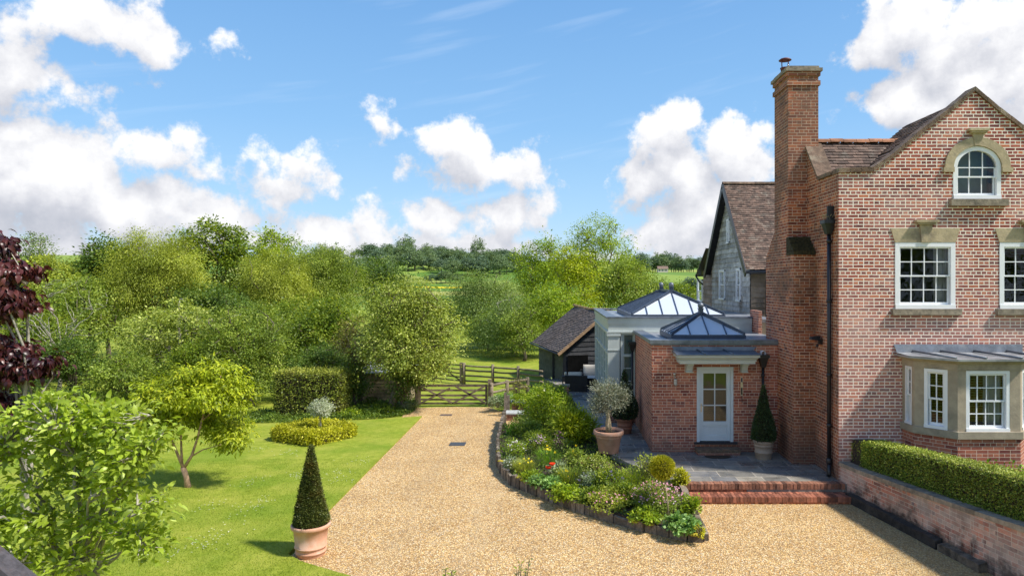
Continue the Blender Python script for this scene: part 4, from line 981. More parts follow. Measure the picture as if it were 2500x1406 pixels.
# ================================================================== BARN
bn = thing('timber_barn', 'small black boarded barn with a mossy brown tiled roof beyond the terrace', 'barn', (1.2, 32, 0))
P1, P0 = Vector((.20, 30.3, 1.64)), Vector((-1.23, 36., 1.64)); ax = (P0 - P1).normalized(); pd = Vector((ax.y, -ax.x, 0)); hw = 2.33; rz = 3.5
Vb = (pd * hw + Z3 * (rz - 1.64)); 
m = MB(); O = P1 - Vb.normalized() * .0; tiles(m, P1, ax, Vb.normalized(), (P0 - P1).length, Vb.length, .165, .10, thick=.02, wav=.03)
tiles(m, P1 + pd * 2 * hw, ax, (-pd * hw + Z3 * (rz - 1.64)).normalized(), (P0 - P1).length, Vb.length, .2, .2)
m.build('roof', M['tile_barn'], bn)
m = MB(); ra, rb = P1 + Vb, P0 + Vb
mid = (ra + rb) / 2 - Vector((0, 0, .07)); ridge_tiles(m, ra + Vector((0, 0, .02)), mid); ridge_tiles(m, mid, rb + Vector((0, 0, .03))); m.build('ridge_tiles', M['ridge_moss'], bn)
q1 = P1 + ax * .35 + pd * .30; WW = 2 * hw - .6
m = MB(); NB = -ax
def bl(z):
    zz = z
    e = 1.64 + .22
    if zz < e: return (0, WW)
    t = (zz - e) / (rz - e - .02); return (WW / 2 * t, WW - WW / 2 * t)
boards(m, Vector((q1.x, q1.y, 0)), pd, NB, WW, 0, 0, 3.4, .21, lambda z: bl(z), 3.0)
m.poly([(q1.x, q1.y, 0), tuple((q1 + pd * WW).xy) + (0,), tuple((q1 + pd * WW).xy) + (1.8,), tuple((q1 + pd * WW / 2).xy) + (3.35,), (q1.x, q1.y, 1.8)])
m.build('gable_wall', M['blackboard'], bn)
m = MB(); e0 = P1 + Vector((0, 0, -.02)); m.bar(e0 - Vb.normalized() * .08, P1 + Vb, .05, .13, up=ax.cross(Vb)); m.build('verge_board', M['oak'], bn)
m = MB(); q0 = q1 + ax * 5.0
boards(m, Vector((q0.x, q0.y, 0)), -ax, -pd, 5.0, 0, 0, 1.75, .2, None, 2.5); m.poly([tuple(q0.xy) + (0,), tuple(q1.xy) + (0,), tuple(q1.xy) + (1.8,), tuple(q0.xy) + (1.8,)])
m.build('side_wall', plain('greenish_black_boards', (.05, .06, .05), .8, .3, 4, rnd=.4), bn)
m = MB(); c = q1 + pd * .0 - ax * .05; m.bar(Vector((c.x, c.y, 0)), Vector((c.x, c.y, 1.75)), .14, .14); c = q1 + ax * 1.7 - pd * .06; m.bar(Vector((c.x, c.y, 0)), Vector((c.x, c.y, 1.7)), .12, .12)
c = P1 + Vector((0, 0, -.05)); m.tube([c - pd * .08, P0 - pd * .08 - Vector((0, 0, .05))], .055, 8); m.build('gutter', M['black'], bn)
m = MB(); c = q1 - ax * .055 + pd * .15; m.O, m.U, m.N = Vector((c.x, c.y, .33)), pd, NB; m.box(0, .95, 0, .03, 0, 1.17); m.build('door', plain('dark_barn_opening', (.006, .006, .006), .9, .3, 6, spec=.05), bn)  # open doorway: its inner shade is painted as a black panel
m = MB(); c = q1 + pd * 1.15 - ax * .09; m.box(c.x - .05, c.x + .03, c.y - .12, c.y, 2.62, 2.68); m.build('wall_lamp', M['white'], bn)
# ================================================================== RETAINING WALL with coping, sleepers
rw = thing('retaining_wall', 'old patched red brick retaining wall with rough coping beside the gravel', 'garden wall', (7, 12, 0))
dW = (W1 - W0); LW = dW.length; UW = dW.normalized(); NW = Vector((-UW.y * -1, UW.x * -1, 0)); NW = Vector((UW.y, -UW.x, 0)); NW = NW if NW.x < 0 else -NW
def rzt(t): return .74 + .34 * (max(0, t) / LW) ** 1.2
m = MB(); k = 26
for i in range(k):
    a, b = -.41 + (LW + .41) * i / k, -.41 + (LW + .41) * (i + 1) / k; wob = lambda t: .015 * math.sin(t * 2.3)
    p, q = W0 + UW * a + NW * wob(a), W0 + UW * b + NW * wob(b); 
    m.poly([(p.x, p.y, -.02), (q.x, q.y, -.02), (q.x, q.y, rzt(b) - .07), (p.x, p.y, rzt(a) - .07)] if UW.cross(Z3).dot(NW) > 0 else [(q.x, q.y, -.02), (p.x, p.y, -.02), (p.x, p.y, rzt(a) - .07), (q.x, q.y, rzt(b) - .07)])
p = W0 - UW * .41; m.poly([(p.x + .3, p.y, -.02), (p.x, p.y, -.02), (p.x, p.y, rzt(0)), (p.x + .3, p.y, rzt(0))])
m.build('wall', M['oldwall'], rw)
m = MB(); a = -.40
while a < LW:
    L_ = random.uniform(.42, .7); b = min(LW, a + L_); j = random.uniform(-.008, .008); m.cur = random.random()
    p, q = W0 + UW * a, W0 + UW * (b - .006); o1 = NW * (.025 + j); o2 = -NW * .30
    lo = [(x, z) for x, z in ((p + o1, rzt(a) - .07), (q + o1, rzt(b) - .07), (q + o2, rzt(b) - .07), (p + o2, rzt(a) - .07))]
    lo = lo if UW.cross(-NW).z > 0 else lo[::-1]
    m.hexa([(x.x, x.y, z) for x, z in lo], [(x.x, x.y, z + .085 + j) for x, z in lo]); a = b
m.cur = None
m.build('coping', M['copewall'], rw, bevel=.015)
# rotting timbers lying along the foot of the wall
def sleeper(t0, t1, off, w, h, label, seed):
    random.seed(seed); a, b = W0 + UW * t0 + NW * off, W0 + UW * t1 + NW * (off + .02); m = MB(); k = 10; rings = []
    for i in range(k + 1):
        p = a.lerp(b, i / k); rings.append([(p + NW * (w / 2 * x) + Z3 * (max(0, h * z))) for x, z in ((1 + random.uniform(-.12, .12), -.05), (1 + random.uniform(-.15, .1), .9 + random.uniform(-.15, .1)), (-1, 1 + random.uniform(-.12, .1)), (-1, -.05))])
    for r0, r1 in zip(rings[:-1], rings[1:]):
        for i in range(4): j = (i + 1) % 4; m.poly([r0[i], r0[j], r1[j], r1[i]])
    m.poly(rings[0][::-1]); m.poly(rings[-1]); c = (a + b) / 2
    o = m.build('timber_sleeper', M['sleeper'] if seed != 2 else plain('cracked_grey_sleeper', (.13, .105, .075), .95, .5, 9, dirt=(.03, .025, .02), bmp=.02), None, loc=c); tag(o, label, 'timber sleeper', 'rotting timbers at the foot of the wall')
sleeper(.02, 2.75, .06, .14, .20, 'black tarred timber along the wall foot, starting at the steps', 1)
sleeper(2.8, 3.75, .07, .16, .16, 'cracked grey brown timber at the lower end of the black one', 2)
# ================================================================== PLANTS
def unit(a): return a / np.maximum(1e-9, np.linalg.norm(a, axis=-1, keepdims=True))
def leaf_geo(P, D, N, L, Wd, big=False, bend=.25):
    """P base points, D leaf direction, N leaf normal, L and Wd arrays"""
    D = unit(D); Sd = unit(np.cross(D, N)); N = np.cross(Sd, D); L = np.asarray(L)[:, None] * np.ones((len(P), 1)); Wd = np.asarray(Wd)[:, None] * np.ones((len(P), 1))
    if not big:
        b = P; t = P + D * L - N * L * bend * .5; md = P + D * L * .45 + N * L * .05
        V = np.stack([b, md + Sd * Wd / 2, t, md - Sd * Wd / 2], 1).reshape(-1, 3); i = np.arange(len(P))[:, None] * 4
        return V, i + np.array([[0, 1, 2, 3]]), 1
    c0 = P; c1 = P + D * L * .35 + N * L * .02; c2 = P + D * L * .7 - N * L * bend * .35; c3 = P + D * L - N * L * bend
    w1 = Wd * .5; w2 = Wd * .40; u = N * Wd * .12
    V = np.stack([c0, c1, c2, c3, c1 + Sd * w1 + u, c2 + Sd * w2 + u, c1 - Sd * w1 + u, c2 - Sd * w2 + u], 1).reshape(-1, 3)
    T = np.array([[0, 4, 1], [0, 1, 6], [1, 4, 5], [1, 5, 2], [1, 2, 7], [1, 7, 6], [2, 5, 3], [2, 3, 7]])
    Fc = (np.arange(len(P))[:, None, None] * 8 + T[None]).reshape(-1, 3); return V, Fc, 8
def leaf_mesh(name, P, D, N, L, Wd, mat, parent, rnd, big=False, bend=.25, loc=None):
    V, Fc, k = leaf_geo(P, D, N, L, Wd, big, bend); return np_mesh(name, V, Fc, mat, parent, np.repeat(rnd, k), loc=loc)
def ell_pts(rng, lobes, n, shell=.45, rough=.12):
    L = np.array(lobes, float); a = L[:, 3] * L[:, 4] + L[:, 4] * L[:, 5] + L[:, 3] * L[:, 5]; out_c = []; out_d = []
    idx = rng.choice(len(L), n * 2, p=a / a.sum()); d = unit(rng.normal(size=(n * 2, 3)))
    r = 1 - shell * rng.random(n * 2) ** 1.3; th = np.arctan2(d[:, 1], d[:, 0])
    r = r * (1 + rough * np.sin(3 * th + idx * 1.7) * np.cos(4 * d[:, 2] + idx) + rng.normal(0, rough * .4, n * 2))
    p = L[idx, :3] + d * L[idx, 3:6] * r[:, None]
    keep = np.ones(len(p), bool)      # drop points buried deep in another lobe
    for j in range(len(L)):
        q = (p - L[j, :3]) / L[j, 3:6]; keep &= (np.linalg.norm(q, axis=1) > .55) | (idx == j)
    p, d = p[keep][:n], d[keep][:n]; return p, d
def crown_leaves(rng, lobes, nc, nl, sig, L, asp=.55, droop=.2, shell=.45, rough=.12, flat=.6, hang=0.):
    c, d = ell_pts(rng, lobes, nc, shell, rough); nc = len(c); n = nc * nl; k = np.repeat(np.arange(nc), nl)
    off = rng.normal(size=(n, 3)) * sig * np.array([1, 1, flat]) * (.6 + .8 * rng.random(nc))[k][:, None]
    if hang: off[:, 2] -= hang * rng.random(n) * 1.0
    P = c[k] + off; D = unit(off * .8 / sig + d[k] * .7 + rng.normal(size=(n, 3)) * .6 + np.array([0, 0, -droop * 2])); 
    N = unit(np.array([0, 0, 1.]) + d[k] * .5 + rng.normal(size=(n, 3)) * .55)
    Ls = L * (.65 + .7 * rng.random(n)); rnd = np.clip(.5 * rng.random(nc)[k] + .5 * rng.random(n), 0, 1)
    return P, D, N, Ls, Ls * asp, rnd, c
def limb_mesh(rng, base, fork, centres, r0, n_limb=10, n_twig=60, lean=None):
    m = MB(); base = Vector(base); fork = Vector(fork); pts = [base, base.lerp(fork, .35) + Vector(rng.normal(0, r0 * .4, 3) * [1, 1, 0]), base.lerp(fork, .7) + Vector(rng.normal(0, r0 * .4, 3) * [1, 1, 0]), fork]
    m.tube(pts, [r0 * 1.25, r0, r0 * .85, r0 * .75], 8); samples = []
    idx = rng.permutation(len(centres))
    used = []
    for i in idx:
        c = Vector(centres[i])
        if all((c - u).length > .25 * (c - fork).length for u in used): used.append(c)
        if len(used) >= n_limb: break
    for c in used:
        st = base.lerp(fork, rng.uniform(.65, 1.)); v = c - st; L = v.length; q = [st]; k = 5
        for j in range(1, k + 1):
            t = j / k; q.append(st + v * t + Vector((0, 0, 1)) * L * .12 * math.sin(math.pi * t) + Vector(rng.normal(0, L * .03, 3)))
        rr = r0 * .55 * min(1, .5 + L * .15); m.tube(q, [rr * (1 - .8 * t / k) for t in range(k + 1)], 5); samples += [(p, rr * (1 - .8 * t / k)) for t, p in enumerate(q)]
    sp = np.array([p for p, _ in samples]) if samples else np.array([fork])
    for i in idx[:n_twig]:
        c = np.array(centres[i]); j = int(np.argmin(np.linalg.norm(sp - c, axis=1) + 2 * np.maximum(0, sp[:, 2] - c[2])))
        p = Vector(sp[j]); v = Vector(c) - p; L = v.length; md = p + v * .5 + Vector(rng.normal(0, L * .08, 3)); r = min(r0 * .18, .02 + r0 * .08)
        m.tube([p, md, Vector(c)], [r, r * .7, r * .3], 4, caps=False)
    return m
def sub_lobes(rng, c, r, n, f=.40):
    c, r = np.array(c), np.array(r); out = [(*c, *(r * .80))]
    for i in range(n):
        a = 2 * math.pi * (i + rng.random() * .6) / n; e = rng.uniform(-.3, 1.05); d = np.array([math.cos(a) * math.cos(e), math.sin(a) * math.cos(e), math.sin(e)])
        rr = r * f * rng.uniform(.65, 1.2); out.append((*(c + d * (r - rr * .75)), *rr))
    out.append((*(c + np.array([rng.uniform(-.2, .2) * r[0], 0, r[2] * .62])), *(r * .44))); return out
LM = dict(
    dark=leaf_mat('dark_green_leaf', (0.0428, 0.0904, 0.0145), (0.117, 0.197, 0.0266), (0.293, 0.364, 0.0605)),
    mid=leaf_mat('mid_green_leaf', (0.061, 0.118, 0.011), (0.194, 0.279, 0.022), (0.448, 0.488, 0.055)),
    olive=leaf_mat('olive_green_leaf', (0.0842, 0.139, 0.0166), (0.238, 0.326, 0.0389), (0.489, 0.555, 0.097)),
    yellow=leaf_mat('yellow_green_leaf', (0.129, 0.167, 0.0166), (0.367, 0.431, 0.0485), (0.642, 0.667, 0.111)),
    lime=leaf_mat('lime_green_leaf', (0.138, 0.172, 0.00858), (0.357, 0.444, 0.0143), (0.688, 0.69, 0.0429)),
    bright=leaf_mat('fresh_green_leaf', (0.0935, 0.162, 0.0096), (0.281, 0.401, 0.0192), (0.56, 0.625, 0.048)),
    willow=leaf_mat('willow_leaf', (0.0812, 0.135, 0.033), (0.206, 0.304, 0.066), (0.399, 0.475, 0.132)),
    cherry=leaf_mat('apple_leaf', (0.115, 0.167, 0.0208), (0.353, 0.431, 0.0624), (0.734, 0.75, 0.235)),
    brown=leaf_mat('bronze_green_leaf', (0.0945, 0.081, 0.0243), (0.23, 0.216, 0.0473), (0.378, 0.351, 0.0945), patch=(.10, .045, .035), patch_amt=.5),
    purple=leaf_mat('purple_maple_leaf', (.022, .006, .008), (.075, .018, .018), (.17, .055, .045), trans=.25, spec=.5, rough=.35),
    yew=leaf_mat('yew_needle', (0.028, 0.0473, 0.0104), (0.105, 0.135, 0.0234), (0.28, 0.297, 0.078), trans=.1, patch=(.22, .10, .02), patch_amt=.35, patch_scale=2.2),
    bay=leaf_mat('bay_leaf', (0.0168, 0.0392, 0.0104), (0.042, 0.084, 0.0195), (0.112, 0.168, 0.052), trans=.1, spec=.6),
    olv=leaf_mat('olive_tree_leaf', (.10, .12, .07), (.24, .26, .17), (.55, .55, .42), trans=.15),
    box=leaf_mat('box_leaf', (0.0732, 0.12, 0.0117), (0.175, 0.253, 0.0205), (0.557, 0.589, 0.117), trans=.2),
    golden=leaf_mat('golden_box_leaf', (.20, .22, .01), (.50, .50, .02), (.78, .72, .08), trans=.3),
    hedge=leaf_mat('laurel_hedge_leaf', (0.0621, 0.0931, 0.00891), (0.202, 0.248, 0.0267), (0.497, 0.513, 0.0743), trans=.2, patch=(.14, .085, .03), patch_amt=.35),
    varieg=leaf_mat('variegated_leaf', (.22, .28, .12), (.50, .55, .36), (.82, .82, .68), trans=.2),
    magnolia=leaf_mat('magnolia_leaf', (.19, .27, .02), (.39, .51, .045), (.64, .73, .18), trans=.4, rough=.38, spec=.5),
    peony=leaf_mat('peony_leaf', (0.0631, 0.141, 0.00732), (0.168, 0.333, 0.0122), (0.308, 0.512, 0.0366)),
    blue=leaf_mat('blue_green_leaf', (0.132, 0.193, 0.092), (0.265, 0.338, 0.172), (0.45, 0.507, 0.287), trans=.2),
    mint=leaf_mat('pale_mint_leaf', (0.11, 0.22, 0.044), (0.242, 0.418, 0.099), (0.462, 0.638, 0.242), trans=.3),
    straw=leaf_mat('dry_stem', (.22, .15, .07), (.38, .28, .15), (.5, .4, .25), trans=.1),
    ground=leaf_mat('ground_cover_leaf', (0.0504, 0.0924, 0.0134), (0.134, 0.218, 0.0269), (0.336, 0.454, 0.0672)),
    far=leaf_mat('far_tree_leaf', (0.0683, 0.122, 0.048), (0.166, 0.244, 0.096), (0.293, 0.375, 0.168), trans=.2),  # distance haze put into the colour: paler, bluer leaves
    fardark=leaf_mat('far_dark_tree_leaf', (0.0648, 0.108, 0.072), (0.13, 0.205, 0.115), (0.238, 0.324, 0.187), trans=.2),  # same bluish haze tint painted into the darker far leaves
)
def tree(name, label, lobes, base, fork, r0, mat, nc, nl, sig, L, seed, bark='bark', group=None, asp=.55, droop=.2, shell=.45, rough=.12, flat=.6, hang=0., big=False, n_limb=10, n_twig=60, cat='tree', bend=.25):
    rng = np.random.default_rng(seed); random.seed(seed)
    t = thing(name, label, cat, base, group)
    P, D, N, Ls, Ws, rnd, c = crown_leaves(rng, lobes, nc, nl, sig, L, asp, droop, shell, rough, flat, hang)
    limb_mesh(rng, base, fork, c, r0, n_limb, n_twig).build('trunk', M[bark], t)
    leaf_mesh('crown', P, D, N, Ls, Ws, LM[mat], t, rnd, big, bend); return t
def bgtree(label, u0, u1, vt, vb, Y, mat, dens=1., L=.16, seed=1, name='broadleaf_tree', asp=.6, hang=0., sig=.27, bark='bark', sub=13, trunk=True, zb=0., rough=.12, flat=.6, shell=.42, n_twig=50, group='trees and tall shrubs round the garden'):
    s = F / Y; x = ((u0 + u1) / 2 - CX) / s; rx = (u1 - u0) / 2 / s; z1, z0 = wz(vt - (20 if vt < 700 else 8), s), max(zb + .2, wz(vb, s)); rz = (z1 - z0) / 2; ry = min(rx, max(2.0, rx * .75)); rng = np.random.default_rng(seed + 100); L *= .78; sig *= Y / 42
    c = (x, Y, (z0 + z1) / 2); lob = sub_lobes(rng, c, (rx, ry, rz), sub); area = rx * rz + ry * rz + rx * ry
    tot = 4.6 * dens * math.pi * rx * rz / (L * L * asp * .5)
    if tot > 75000: L *= math.sqrt(tot / 75000); tot = 75000
    nc = int(max(90, area * 9 * (.38 / sig) ** 1.6)); nl = max(10, int(tot / nc))
    return tree(name, label, lob, (x, Y, zb - .05), (x, Y, max(zb + .5, z0 + rz * .35)), .06 + rx * .04, mat, nc, nl, sig, L, seed, bark, None, asp, .15, shell, rough, flat, hang, n_twig=n_twig)
# ---- trees behind the garden, left to right
bgtree('slender pale airy birch poking above the far left trees', 50, 140, 592, 760, 42, 'willow', .55, .15, 1, 'birch_tree', bark='barkpale', n_twig=80)
bgtree('light yellow green tree on the far left behind the purple maple', 20, 215, 642, 900, 38, 'yellow', .95, .15, 2)
bgtree('olive leaved tree between the purple maple and dark sycamore', 100, 260, 690, 930, 33, 'olive', .8, .14, 3)
bgtree('dark blue green sycamore at left, below the left clouds', 195, 335, 596, 850, 40, 'dark', 1.15, .20, 4)
bgtree('tall soft yellow green willow, the highest tree of the left bank', 268, 500, 574, 830, 36, 'yellow', 1.2, .12, 5, 'willow_tree', asp=.4, hang=.7, sig=.42)
bgtree('broad dark green sycamore crown rising behind the willow', 395, 640, 566, 790, 46, 'mid', 1.15, .24, 6)
bgtree('rounded mid green tree right of the broad dark sycamore', 618, 738, 576, 760, 50, 'bright', 1.0, .2, 7)
bgtree('fine leaved yellow olive willow in the middle of the bank', 590, 765, 622, 830, 39, 'yellow', 1.15, .12, 8, 'willow_tree', asp=.4, hang=.5)
bgtree('fine leaved olive willow sloping down towards the far hill', 700, 890, 612, 860, 43, 'olive', 1.15, .13, 9, 'willow_tree', asp=.4, hang=.5)
bgtree('spreading light green cherry with tiered branches behind the lime shrub tree', 300, 600, 735, 980, 29, 'cherry', .75, .15, 10, 'cherry_tree', sub=12, rough=.25, flat=.3, n_twig=90, bark='barkpale')
bgtree('dense olive shrubby tree in front of the middle willow', 480, 715, 750, 990, 27.5, 'olive', 1.0, .11, 11, 'shrub_tree')
bgtree('dark tree with green white tipped shoots left of the apple tree', 695, 870, 735, 960, 31, 'mid', 1.1, .15, 12)
bgtree('dark green tree showing behind the top of the apple tree', 860, 1010, 655, 800, 62, 'dark', .8, .25, 13)
bgtree('twiggy bronze green shrub tree against the old wooden shed', 820, 940, 780, 930, 26.8, 'brown', .55, .10, 14, 'shrub_tree', n_twig=120)
bgtree('grey green willow across the paddock right of the apple tree', 1095, 1270, 672, 905, 52, 'willow', 1.15, .17, 15, 'willow_tree', asp=.4, hang=1.1, sig=.5)
bgtree('drooping dark willow at the paddock edge beside the barn', 1170, 1335, 715, 905, 45, 'willow', .95, .15, 16, 'willow_tree', asp=.4, hang=1.2, sig=.45, bark='barkpale')
bgtree('olive green tree low behind the paddock fence', 1230, 1330, 760, 900, 42, 'olive', .8, .14, 17)
bgtree('fresh green leafy tree with visible branches in the centre', 1255, 1400, 603, 810, 56, 'bright', .75, .2, 18, n_twig=90)
bgtree('vivid lime green tree rising behind the barn ridge', 1345, 1465, 615, 800, 50, 'lime', .75, .2, 19, n_twig=90)
bgtree('tall airy ash tree standing highest right of centre', 1372, 1560, 548, 760, 66, 'bright', .55, .22, 20, 'ash_tree', n_twig=160, rough=.2)
bgtree('olive green tree behind the orangery roof lantern', 1450, 1610, 650, 790, 52, 'olive', .95, .18, 21)
bgtree('dark tree low between the barn roof and the lime tree', 1290, 1420, 700, 830, 44, 'bright', .9, .17, 22)
bgtree('green tree in the gap left of the boarded wing', 1610, 1715, 700, 790, 75, 'mid', .9, .28, 23)
bgtree('low dark tree filling the gap behind the paddock', 1050, 1150, 735, 885, 60, 'dark', 1., .2, 24)
bgtree('shaded willow mass between the two paddock willows', 1140, 1250, 770, 905, 48, 'mid', 1., .18, 25)
bgtree('dark tree behind the apple tree and the field gate', 960, 1075, 760, 900, 50, 'dark', 1., .18, 26)
bgtree('mid green tree closing the gap left of the tall willow', 150, 300, 640, 880, 44, 'mid', 1., .18, 27)
bgtree('dark tree hidden low between willow and cherry', 380, 640, 700, 920, 35, 'dark', .9, .16, 28)
bgtree('dark green tree low in the middle of the left bank', 620, 900, 740, 930, 34, 'mid', .8, .16, 29)
bgtree('shaded tree low at the far left edge', -40, 180, 730, 960, 30, 'mid', .9, .15, 30)
# understorey
for i, (u0, u1, vt, vb, Y, mt, lb) in enumerate([(-60, 120, 840, 1010, 24, 'dark', 'dark shrub at the far left under the purple maple'), (110, 250, 835, 1010, 25.5, 'dark', 'dark spreading shrub beside the pale leaning trunk'),
        (230, 400, 868, 1030, 25, 'olive', 'olive shrub behind the magnolia tips'), (380, 520, 850, 1010, 26, 'mid', 'shaded shrub behind the lime leaved tree'), (560, 670, 870, 1010, 26.5, 'olive', 'tall shrub at the left end of the clipped hedge'),
        (828, 900, 880, 1000, 26, 'dark', 'dark shrub between clipped hedge and shed'), (940, 1030, 880, 985, 25.5, 'dark', 'ivy dark shrub at the foot of the apple tree'), (700, 860, 850, 960, 28, 'dark', 'shaded shrub above the clipped hedge')]):
    bgtree(lb, u0, u1, vt, vb, Y, mt, 1.0, .10, 40 + i, 'shrub', sub=5, n_twig=30)
# tree with pale trunk at left
m = thing('pale_trunk_tree', 'slim tree with pale lichen trunk standing behind the magnolia', 'tree', G(385 - 250, 985)); p = G(138, 985)
tree('pale_trunk_tree', 'thin twiggy tree with a pale leaning trunk behind the magnolia', [(p.x + .3, p.y, 3.6, 2.0, 1.4, 1.5), (p.x - .8, p.y, 2.8, 1.1, 1, .8)], tuple(p), (p.x + .2, p.y, 2.2), .075, 'olive', 90, 26, .25, .10, 51, 'barkpale', n_twig=90, n_limb=14)
for c_ in list(m.children): pass
bpy.data.objects.remove(m)
# apple tree by the gate
Ya = 25.5; sa = F / Ya
c = lambda u, v, ru, rv, dy=0: (wx(u, sa), Ya + dy, wz(v, sa), ru / sa, ru / sa * .85, rv / sa)
tree('apple_tree', 'large round pale green apple tree shading the shed left of the field gate', [c(1000, 790, 78, 80), c(965, 740, 60, 48, -.3), c(1045, 790, 68, 70), c(930, 830, 60, 60), c(1040, 870, 62, 50, -.5), c(985, 850, 70, 55, -.6), c(1075, 830, 40, 55), c(1010, 715, 45, 35)],
     (wx(957, sa), Ya - .2, -.02), (wx(975, sa), Ya, 1.5), .14, 'cherry', 520, 58, .24, .085, 61, n_limb=16, n_twig=200, asp=.6, rough=.16)
# clipped hedge block, cut ornamental hedge ring, box hedge
def box_foliage(rng, x0, x1, y0, y1, z0, z1, n, jit=.05, rnd_c=.06, xf=None):
    """leaves over the faces of a clipped block"""
    ax_, ay, az_ = x1 - x0, y1 - y0, z1 - z0; ar = np.array([ax_ * ay, ax_ * az_, ax_ * az_, ay * az_, ay * az_]); f = rng.choice(5, n, p=ar / ar.sum()); u, v = rng.random(n), rng.random(n)
    P = np.zeros((n, 3)); N = np.zeros((n, 3))
    for k in range(5):
        q = f == k
        if k == 0: P[q] = np.stack([x0 + u[q] * ax_, y0 + v[q] * ay, np.full(q.sum(), z1)], 1); N[q] = (0, 0, 1)
        if k == 1: P[q] = np.stack([x0 + u[q] * ax_, np.full(q.sum(), y0), z0 + v[q] * az_], 1); N[q] = (0, -1, 0)
        if k == 2: P[q] = np.stack([x0 + u[q] * ax_, np.full(q.sum(), y1), z0 + v[q] * az_], 1); N[q] = (0, 1, 0)
        if k == 3: P[q] = np.stack([np.full(q.sum(), x0), y0 + u[q] * ay, z0 + v[q] * az_], 1); N[q] = (-1, 0, 0)
        if k == 4: P[q] = np.stack([np.full(q.sum(), x1), y0 + u[q] * ay, z0 + v[q] * az_], 1); N[q] = (1, 0, 0)
    c = np.array([(x0 + x1) / 2, (y0 + y1) / 2, (z0 + z1) / 2]); h = np.array([ax_, ay, az_]) / 2   # soften the edges
    q = np.abs((P - c) / h); e = np.sort(q, axis=1)[:, 1]; P = P - (P - c) * (rnd_c / max(h.min(), .1) * np.clip((e - .8) / .2, 0, 1))[:, None] * .6
    P = P + N * rng.normal(0, jit, n)[:, None] - N * jit * rng.random(n)[:, None] * 2; return P, N
def hedge(name, label, cat, boxes, mat, L, seed, core_mat='bay', jit=.04, dens=1., group=None, xf=None):
    rng = np.random.default_rng(seed); Ps, Ns = [], []
    t = None; cm = MB()
    for b in boxes:
        a = (b[1] - b[0]) * (b[3] - b[2]) + 2 * (b[5] - b[4]) * ((b[1] - b[0]) + (b[3] - b[2])); P, N = box_foliage(rng, *b, int(a / (L * L) * 4.5 * dens), jit); Ps.append(P); Ns.append(N)
        i = jit * 1.2 + .02; cm.box(b[0] + i, b[1] - i, b[2] + i, b[3] - i, b[4], b[5] - i)  # solid dark block fills the hedge behind its leaves
    P, N = np.concatenate(Ps), np.concatenate(Ns)
    if xf is not None: P, N = xf(P), xf(P + N) - xf(P); cm.v = [Vector(q) for q in xf(np.array([tuple(v) for v in cm.v]))]
    base = Vector((P[:, 0].mean(), P[:, 1].mean(), P[:, 2].min())); t = thing(name, label, cat, base, group)
    n = len(P); D = unit(N * .6 + rng.normal(size=(n, 3)) * .8 + np.array([0, 0, .35])); NN = unit(N + rng.normal(size=(n, 3)) * .6 + np.array([0, 0, .5])); Ls = L * (.6 + .8 * rng.random(n))
    leaf_mesh('foliage', P, D, NN, Ls, Ls * .62, LM[mat], t, np.clip(rng.beta(2, 2.2, n) + .25 * (N[:, 2] > .5), 0, 1)); cm.build('stems', M['soil'], t); return t  # top-face leaves coloured lighter, painting the sunlit look of the hedge top
sh = 69.; hedge('clipped_hedge', 'tall block of clipped hedge with bright yellowish flat top at the back of the lawn', 'hedge', [(wx(664, sh), wx(832, sh), F / sh, F / sh + 1.3, 0, wz(910, sh))], 'hedge', .06, 71, jit=.05)
# golden hedge ring round the variegated willow standard
rc = G(766, 1073); rr = 1.05
def ring_hedge():
    rng = np.random.default_rng(72); w, h = .40, .38; pts = [(-1.0, -.12), (.30, -.66), (1.0, .18), (-.22, .70)]; Ps, Ns = [], []; cm = MB()
    for i in range(4):
        a, b = np.array(pts[i]), np.array(pts[(i + 1) % 4]); L = np.linalg.norm(b - a); d = (b - a) / L; nrm = np.array([d[1], -d[0]])
        P, N = box_foliage(rng, -.15, L + .15, -w / 2, w / 2, 0, h, int(L * 6200), .05)
        q = np.stack([rc.x + a[0] + d[0] * P[:, 0] + nrm[0] * P[:, 1], rc.y + (a[1] + d[1] * P[:, 0] + nrm[1] * P[:, 1]) * 1.25, P[:, 2] + .04], 1); k = np.stack([d[0] * N[:, 0] + nrm[0] * N[:, 1], d[1] * N[:, 0] + nrm[1] * N[:, 1], N[:, 2]], 1)
        Ps.append(q); Ns.append(k); A = Vector((rc.x + a[0], rc.y + a[1] * 1.25, .18)); B = Vector((rc.x + b[0], rc.y + b[1] * 1.25, .18)); cm.bar(A, B, w - .12, .26)  # dark bar core under the leaves of the ring
    P, N = np.concatenate(Ps), np.concatenate(Ns); t = thing('box_hedge_ring', 'low four sided golden green box hedge on the lawn round a small standard tree', 'hedge', rc)
    n = len(P); D = unit(N * .6 + rng.normal(size=(n, 3)) * .8 + np.array([0, 0, .6])); NN = unit(N + rng.normal(size=(n, 3)) * .6); Ls = .05 * (.6 + .9 * rng.random(n))
    leaf_mesh('foliage', P, D, NN, Ls, Ls * .6, LM['golden'], t, rng.beta(2, 2, n)); cm.build('stems', M['soil'], t)
ring_hedge()
tree('willow_standard', 'small white variegated willow ball on a stem inside the golden hedge ring', [(rc.x + .24, rc.y, .98, .30, .30, .24), (rc.x + .16, rc.y, .94, .24, .24, .2)], (rc.x + .22, rc.y, .02), (rc.x + .22, rc.y, .82), .022, 'varieg', 90, 42, .055, .04, 73, 'barkpale', n_limb=8, n_twig=40)
m = MB(); m.tube([(rc.x + .17, rc.y, 0), (rc.x + .16, rc.y, .78)], .012, 6); m.build('stake', M['cane'], bpy.data.objects['willow_standard'])
